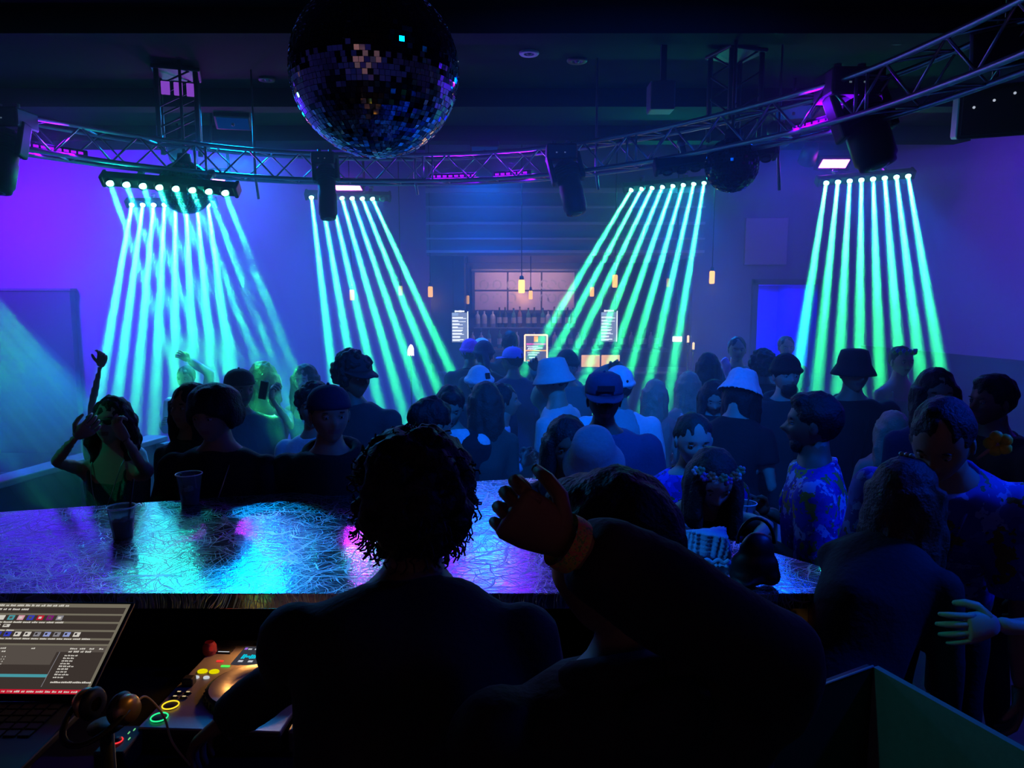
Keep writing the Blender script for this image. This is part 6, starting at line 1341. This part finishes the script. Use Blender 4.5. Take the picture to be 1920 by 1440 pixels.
p = person(1674, 762, 4.0, 172, 'short blonde woman in a pale ruffled top lit violet', fem=True, skin='light', hair='long', hairc='blonde', top='tank', topc=cloth('ruffle', (0.35, 0.45, 0.7)), head=(0, -15, 0), armR='hold')
p = person(1757, 683, 3.55, 172, 'woman with long dark hair in a dark long-sleeved top at right', fem=True, skin='tan', hair='long', top='longsleeve', topc=NAVY, head=(-4, -4, 0))
p = person(1866, 688, 3.35, 100, 'large dark figure with spiky hair at the right edge', skin='brown', hair='cut', top='jacket', topc=K, extra=0.02, build=1.35)
p = person(1345, 852, 2.62, 178, 'woman bowing over the counter with small flowers in her hair', fem=True, skin='light', hair='long', hairc='brown', hat='flowers', hatc=M_lei, top='tank', topc=K, H=1.68, head=(4, -28, 0), armL=((1440, 985, 2.6), (1400, 1030, 2.4), (0, 0, -1)), armR=((1268, 985, 2.7), (1300, 1030, 2.5), (0, 0, -1)))
# couple at the right end of the counter, standing on the stage
pm = person(1788, 775, 1.98, 152, 'man in blue tropical shirt with bowed head at the right end of the counter', z0=0.25, H=1.72, skin='tan', hair='short', top='shirt', topc=M_hawW, head=(-16, -28, 0), build=1.05, armL='down', armR='down', extra=-0.01, sleeve=0.9)
for m_, (x_, z_, s_) in enumerate([(0.105, 0.07, 1.0)]):
    q = MB(); c_ = pm['inv'] @ W(1872, 832, 1.93)
    for k in range(5): a = 2 * math.pi * k / 5; q.ell(c_ + Vector((0.018 * math.cos(a), 0.0, 0.018 * math.sin(a))), (0.017, 0.010, 0.017), 10)
    q.build('yellow_flower', mat('petal_yellow', (0.75, 0.62, 0.05), 0.5), pm['root']); q = MB(); q.tube([c_, c_ + Vector((0.02, 0, -0.02)), c_ + Vector((0.045, 0, -0.045))], [0.008, 0.006, 0.003], 6); q.build('flower_stem', mat('petal_pink', (0.7, 0.4, 0.4), 0.5), pm['root'])
pw = person(1733, 876, 2.12, -48, 'dark-dressed woman with a glittering hair clip leaning over the counter end', z0=0.25, H=1.58, fem=True, skin='light', hair='long', hairc='brown', top='longsleeve', topc=K, bottom='miniskirt', botc=K, sleeve=1.8, head=(-8, -6, 0), armL=((1690, 1010, 2.2), (1660, 1090, 2.3), (0, 0, -1)), armR='down')
q = MB()
for k in range(3): q.ell(pw['hp'](-0.02 + 0.016 * k, -0.02, 0.128), (0.008, 0.008, 0.006), 8)
q.build('hair_clip', mat('clip_gems', (0.5, 0.9, 0.7), 0.2, 0.4), pw['root'])
spot('shirt_light', (3.0, 1.2, 3.4), W(1885, 960, 1.95), 45, (0.0, 0.12, 1.0), 11, 0.8, 0.05)
# someone reaches in from beyond the right edge and rests a hand on her back
ph = person(2050, 860, 1.95, 92, 'person beyond the right edge whose hand rests on the dark dress', z0=0.25, H=1.6, skin='light', hair='short', top='tee', topc=K, armR='down', armL=((2005, 1205, 1.86), (1846, 1170, 1.74), (0.5, 0.3, -0.1), (-0.28, 1, 0.02)), reach=1.5, curlL=0.22, curlR=0.3)
# --- the DJs ---------------------------------------------------------------------------
dj = 'DJs behind the counter'
p = person(787, 813, 1.50, 2, 'DJ with thick curly hair seen from behind, reaching for the mixer', z0=0.25, H=1.72, skin='brown', hair='bigcurly', top='longsleeve', topc=K, grp=dj, head=(-10, -6, 0), build=1.12, armL=((540, 1270, 1.50), (432, 1345, 1.56), (0, 0, -1)), armR='down', extra=0.03)
q = MB(); rnd = random.Random(8)
for k in range(260):                                    # loose curls around the outline
    v = Vector((rnd.gauss(0, 1), rnd.gauss(-0.3, 0.8), rnd.gauss(-0.1, 1))).normalized(); a0 = rnd.random() * 6; pts = []
    for j in range(7): s_ = j / 6; pts.append(p['hp'](v.x * (0.104 + 0.022 * s_) + 0.006 * math.sin(a0 + j * 1.5), -0.022 + v.y * (0.115 + 0.022 * s_), 0.026 + v.z * (0.112 + 0.02 * s_) - 0.004 * j * (v.z < 0) + 0.006 * math.cos(a0 + j * 1.5)))
    q.tube(pts, 0.0016, 4, caps=False)
o = q.build('loose_curls', HAIRM['black'], p['root'], weld=False); o['kind'] = 'stuff'
p = person(1163, 842, 1.12, 18, 'DJ with smooth black hair seen from behind, right arm raised across', z0=0.25, H=1.57, skin='brown', hair='cut', top='hoodie', topc=cloth('blackblue', (0.012, 0.010, 0.016)), sleeve=1.9, grp=dj, head=(28, -10, 0), hs=1.2, build=1.3,
           armR=((1450, 1235, 1.0), (1050, 1010, 0.90), (0.2, 1.0, 0.1)), armL='down', curlR=1.25, extra=0.06, reach=1.6)
S_, e, w_, n_, sd = p['J']['R']; d_ = (w_ - e).normalized(); x_, y_, z_ = frame(d_)
for k in range(1):
    q = MB(); c0 = w_ - d_ * 0.012; vs = []; fs = []; n = 28
    for j, r_ in ((0, 0.0345), (1, 0.0355), (2, 0.0345)):
        for i in range(n): a = 2 * math.pi * i / n; vs.append(c0 + d_ * (j - 1) * 0.011 + x_ * math.cos(a) * r_ + y_ * math.sin(a) * r_)
    for j in range(2):
        for i in range(n): a = j * n + i; b_ = j * n + (i + 1) % n; fs.append((a, b_, b_ + n, a + n))
    q.add(vs, fs, 0, True); o = q.build('wristband', patterned('wristband_print', [(0.55, 0.40, 0.05), (0.5, 0.42, 0.10), (0.65, 0.15, 0.10), (0.15, 0.35, 0.08)], 70), p['root'])
spot('wrist_light', (1.0, 0.2, 2.9), p['Mw'] @ w_, WRISTP, (1.0, 0.25, 0.4), 9, 0.8, 0.03)
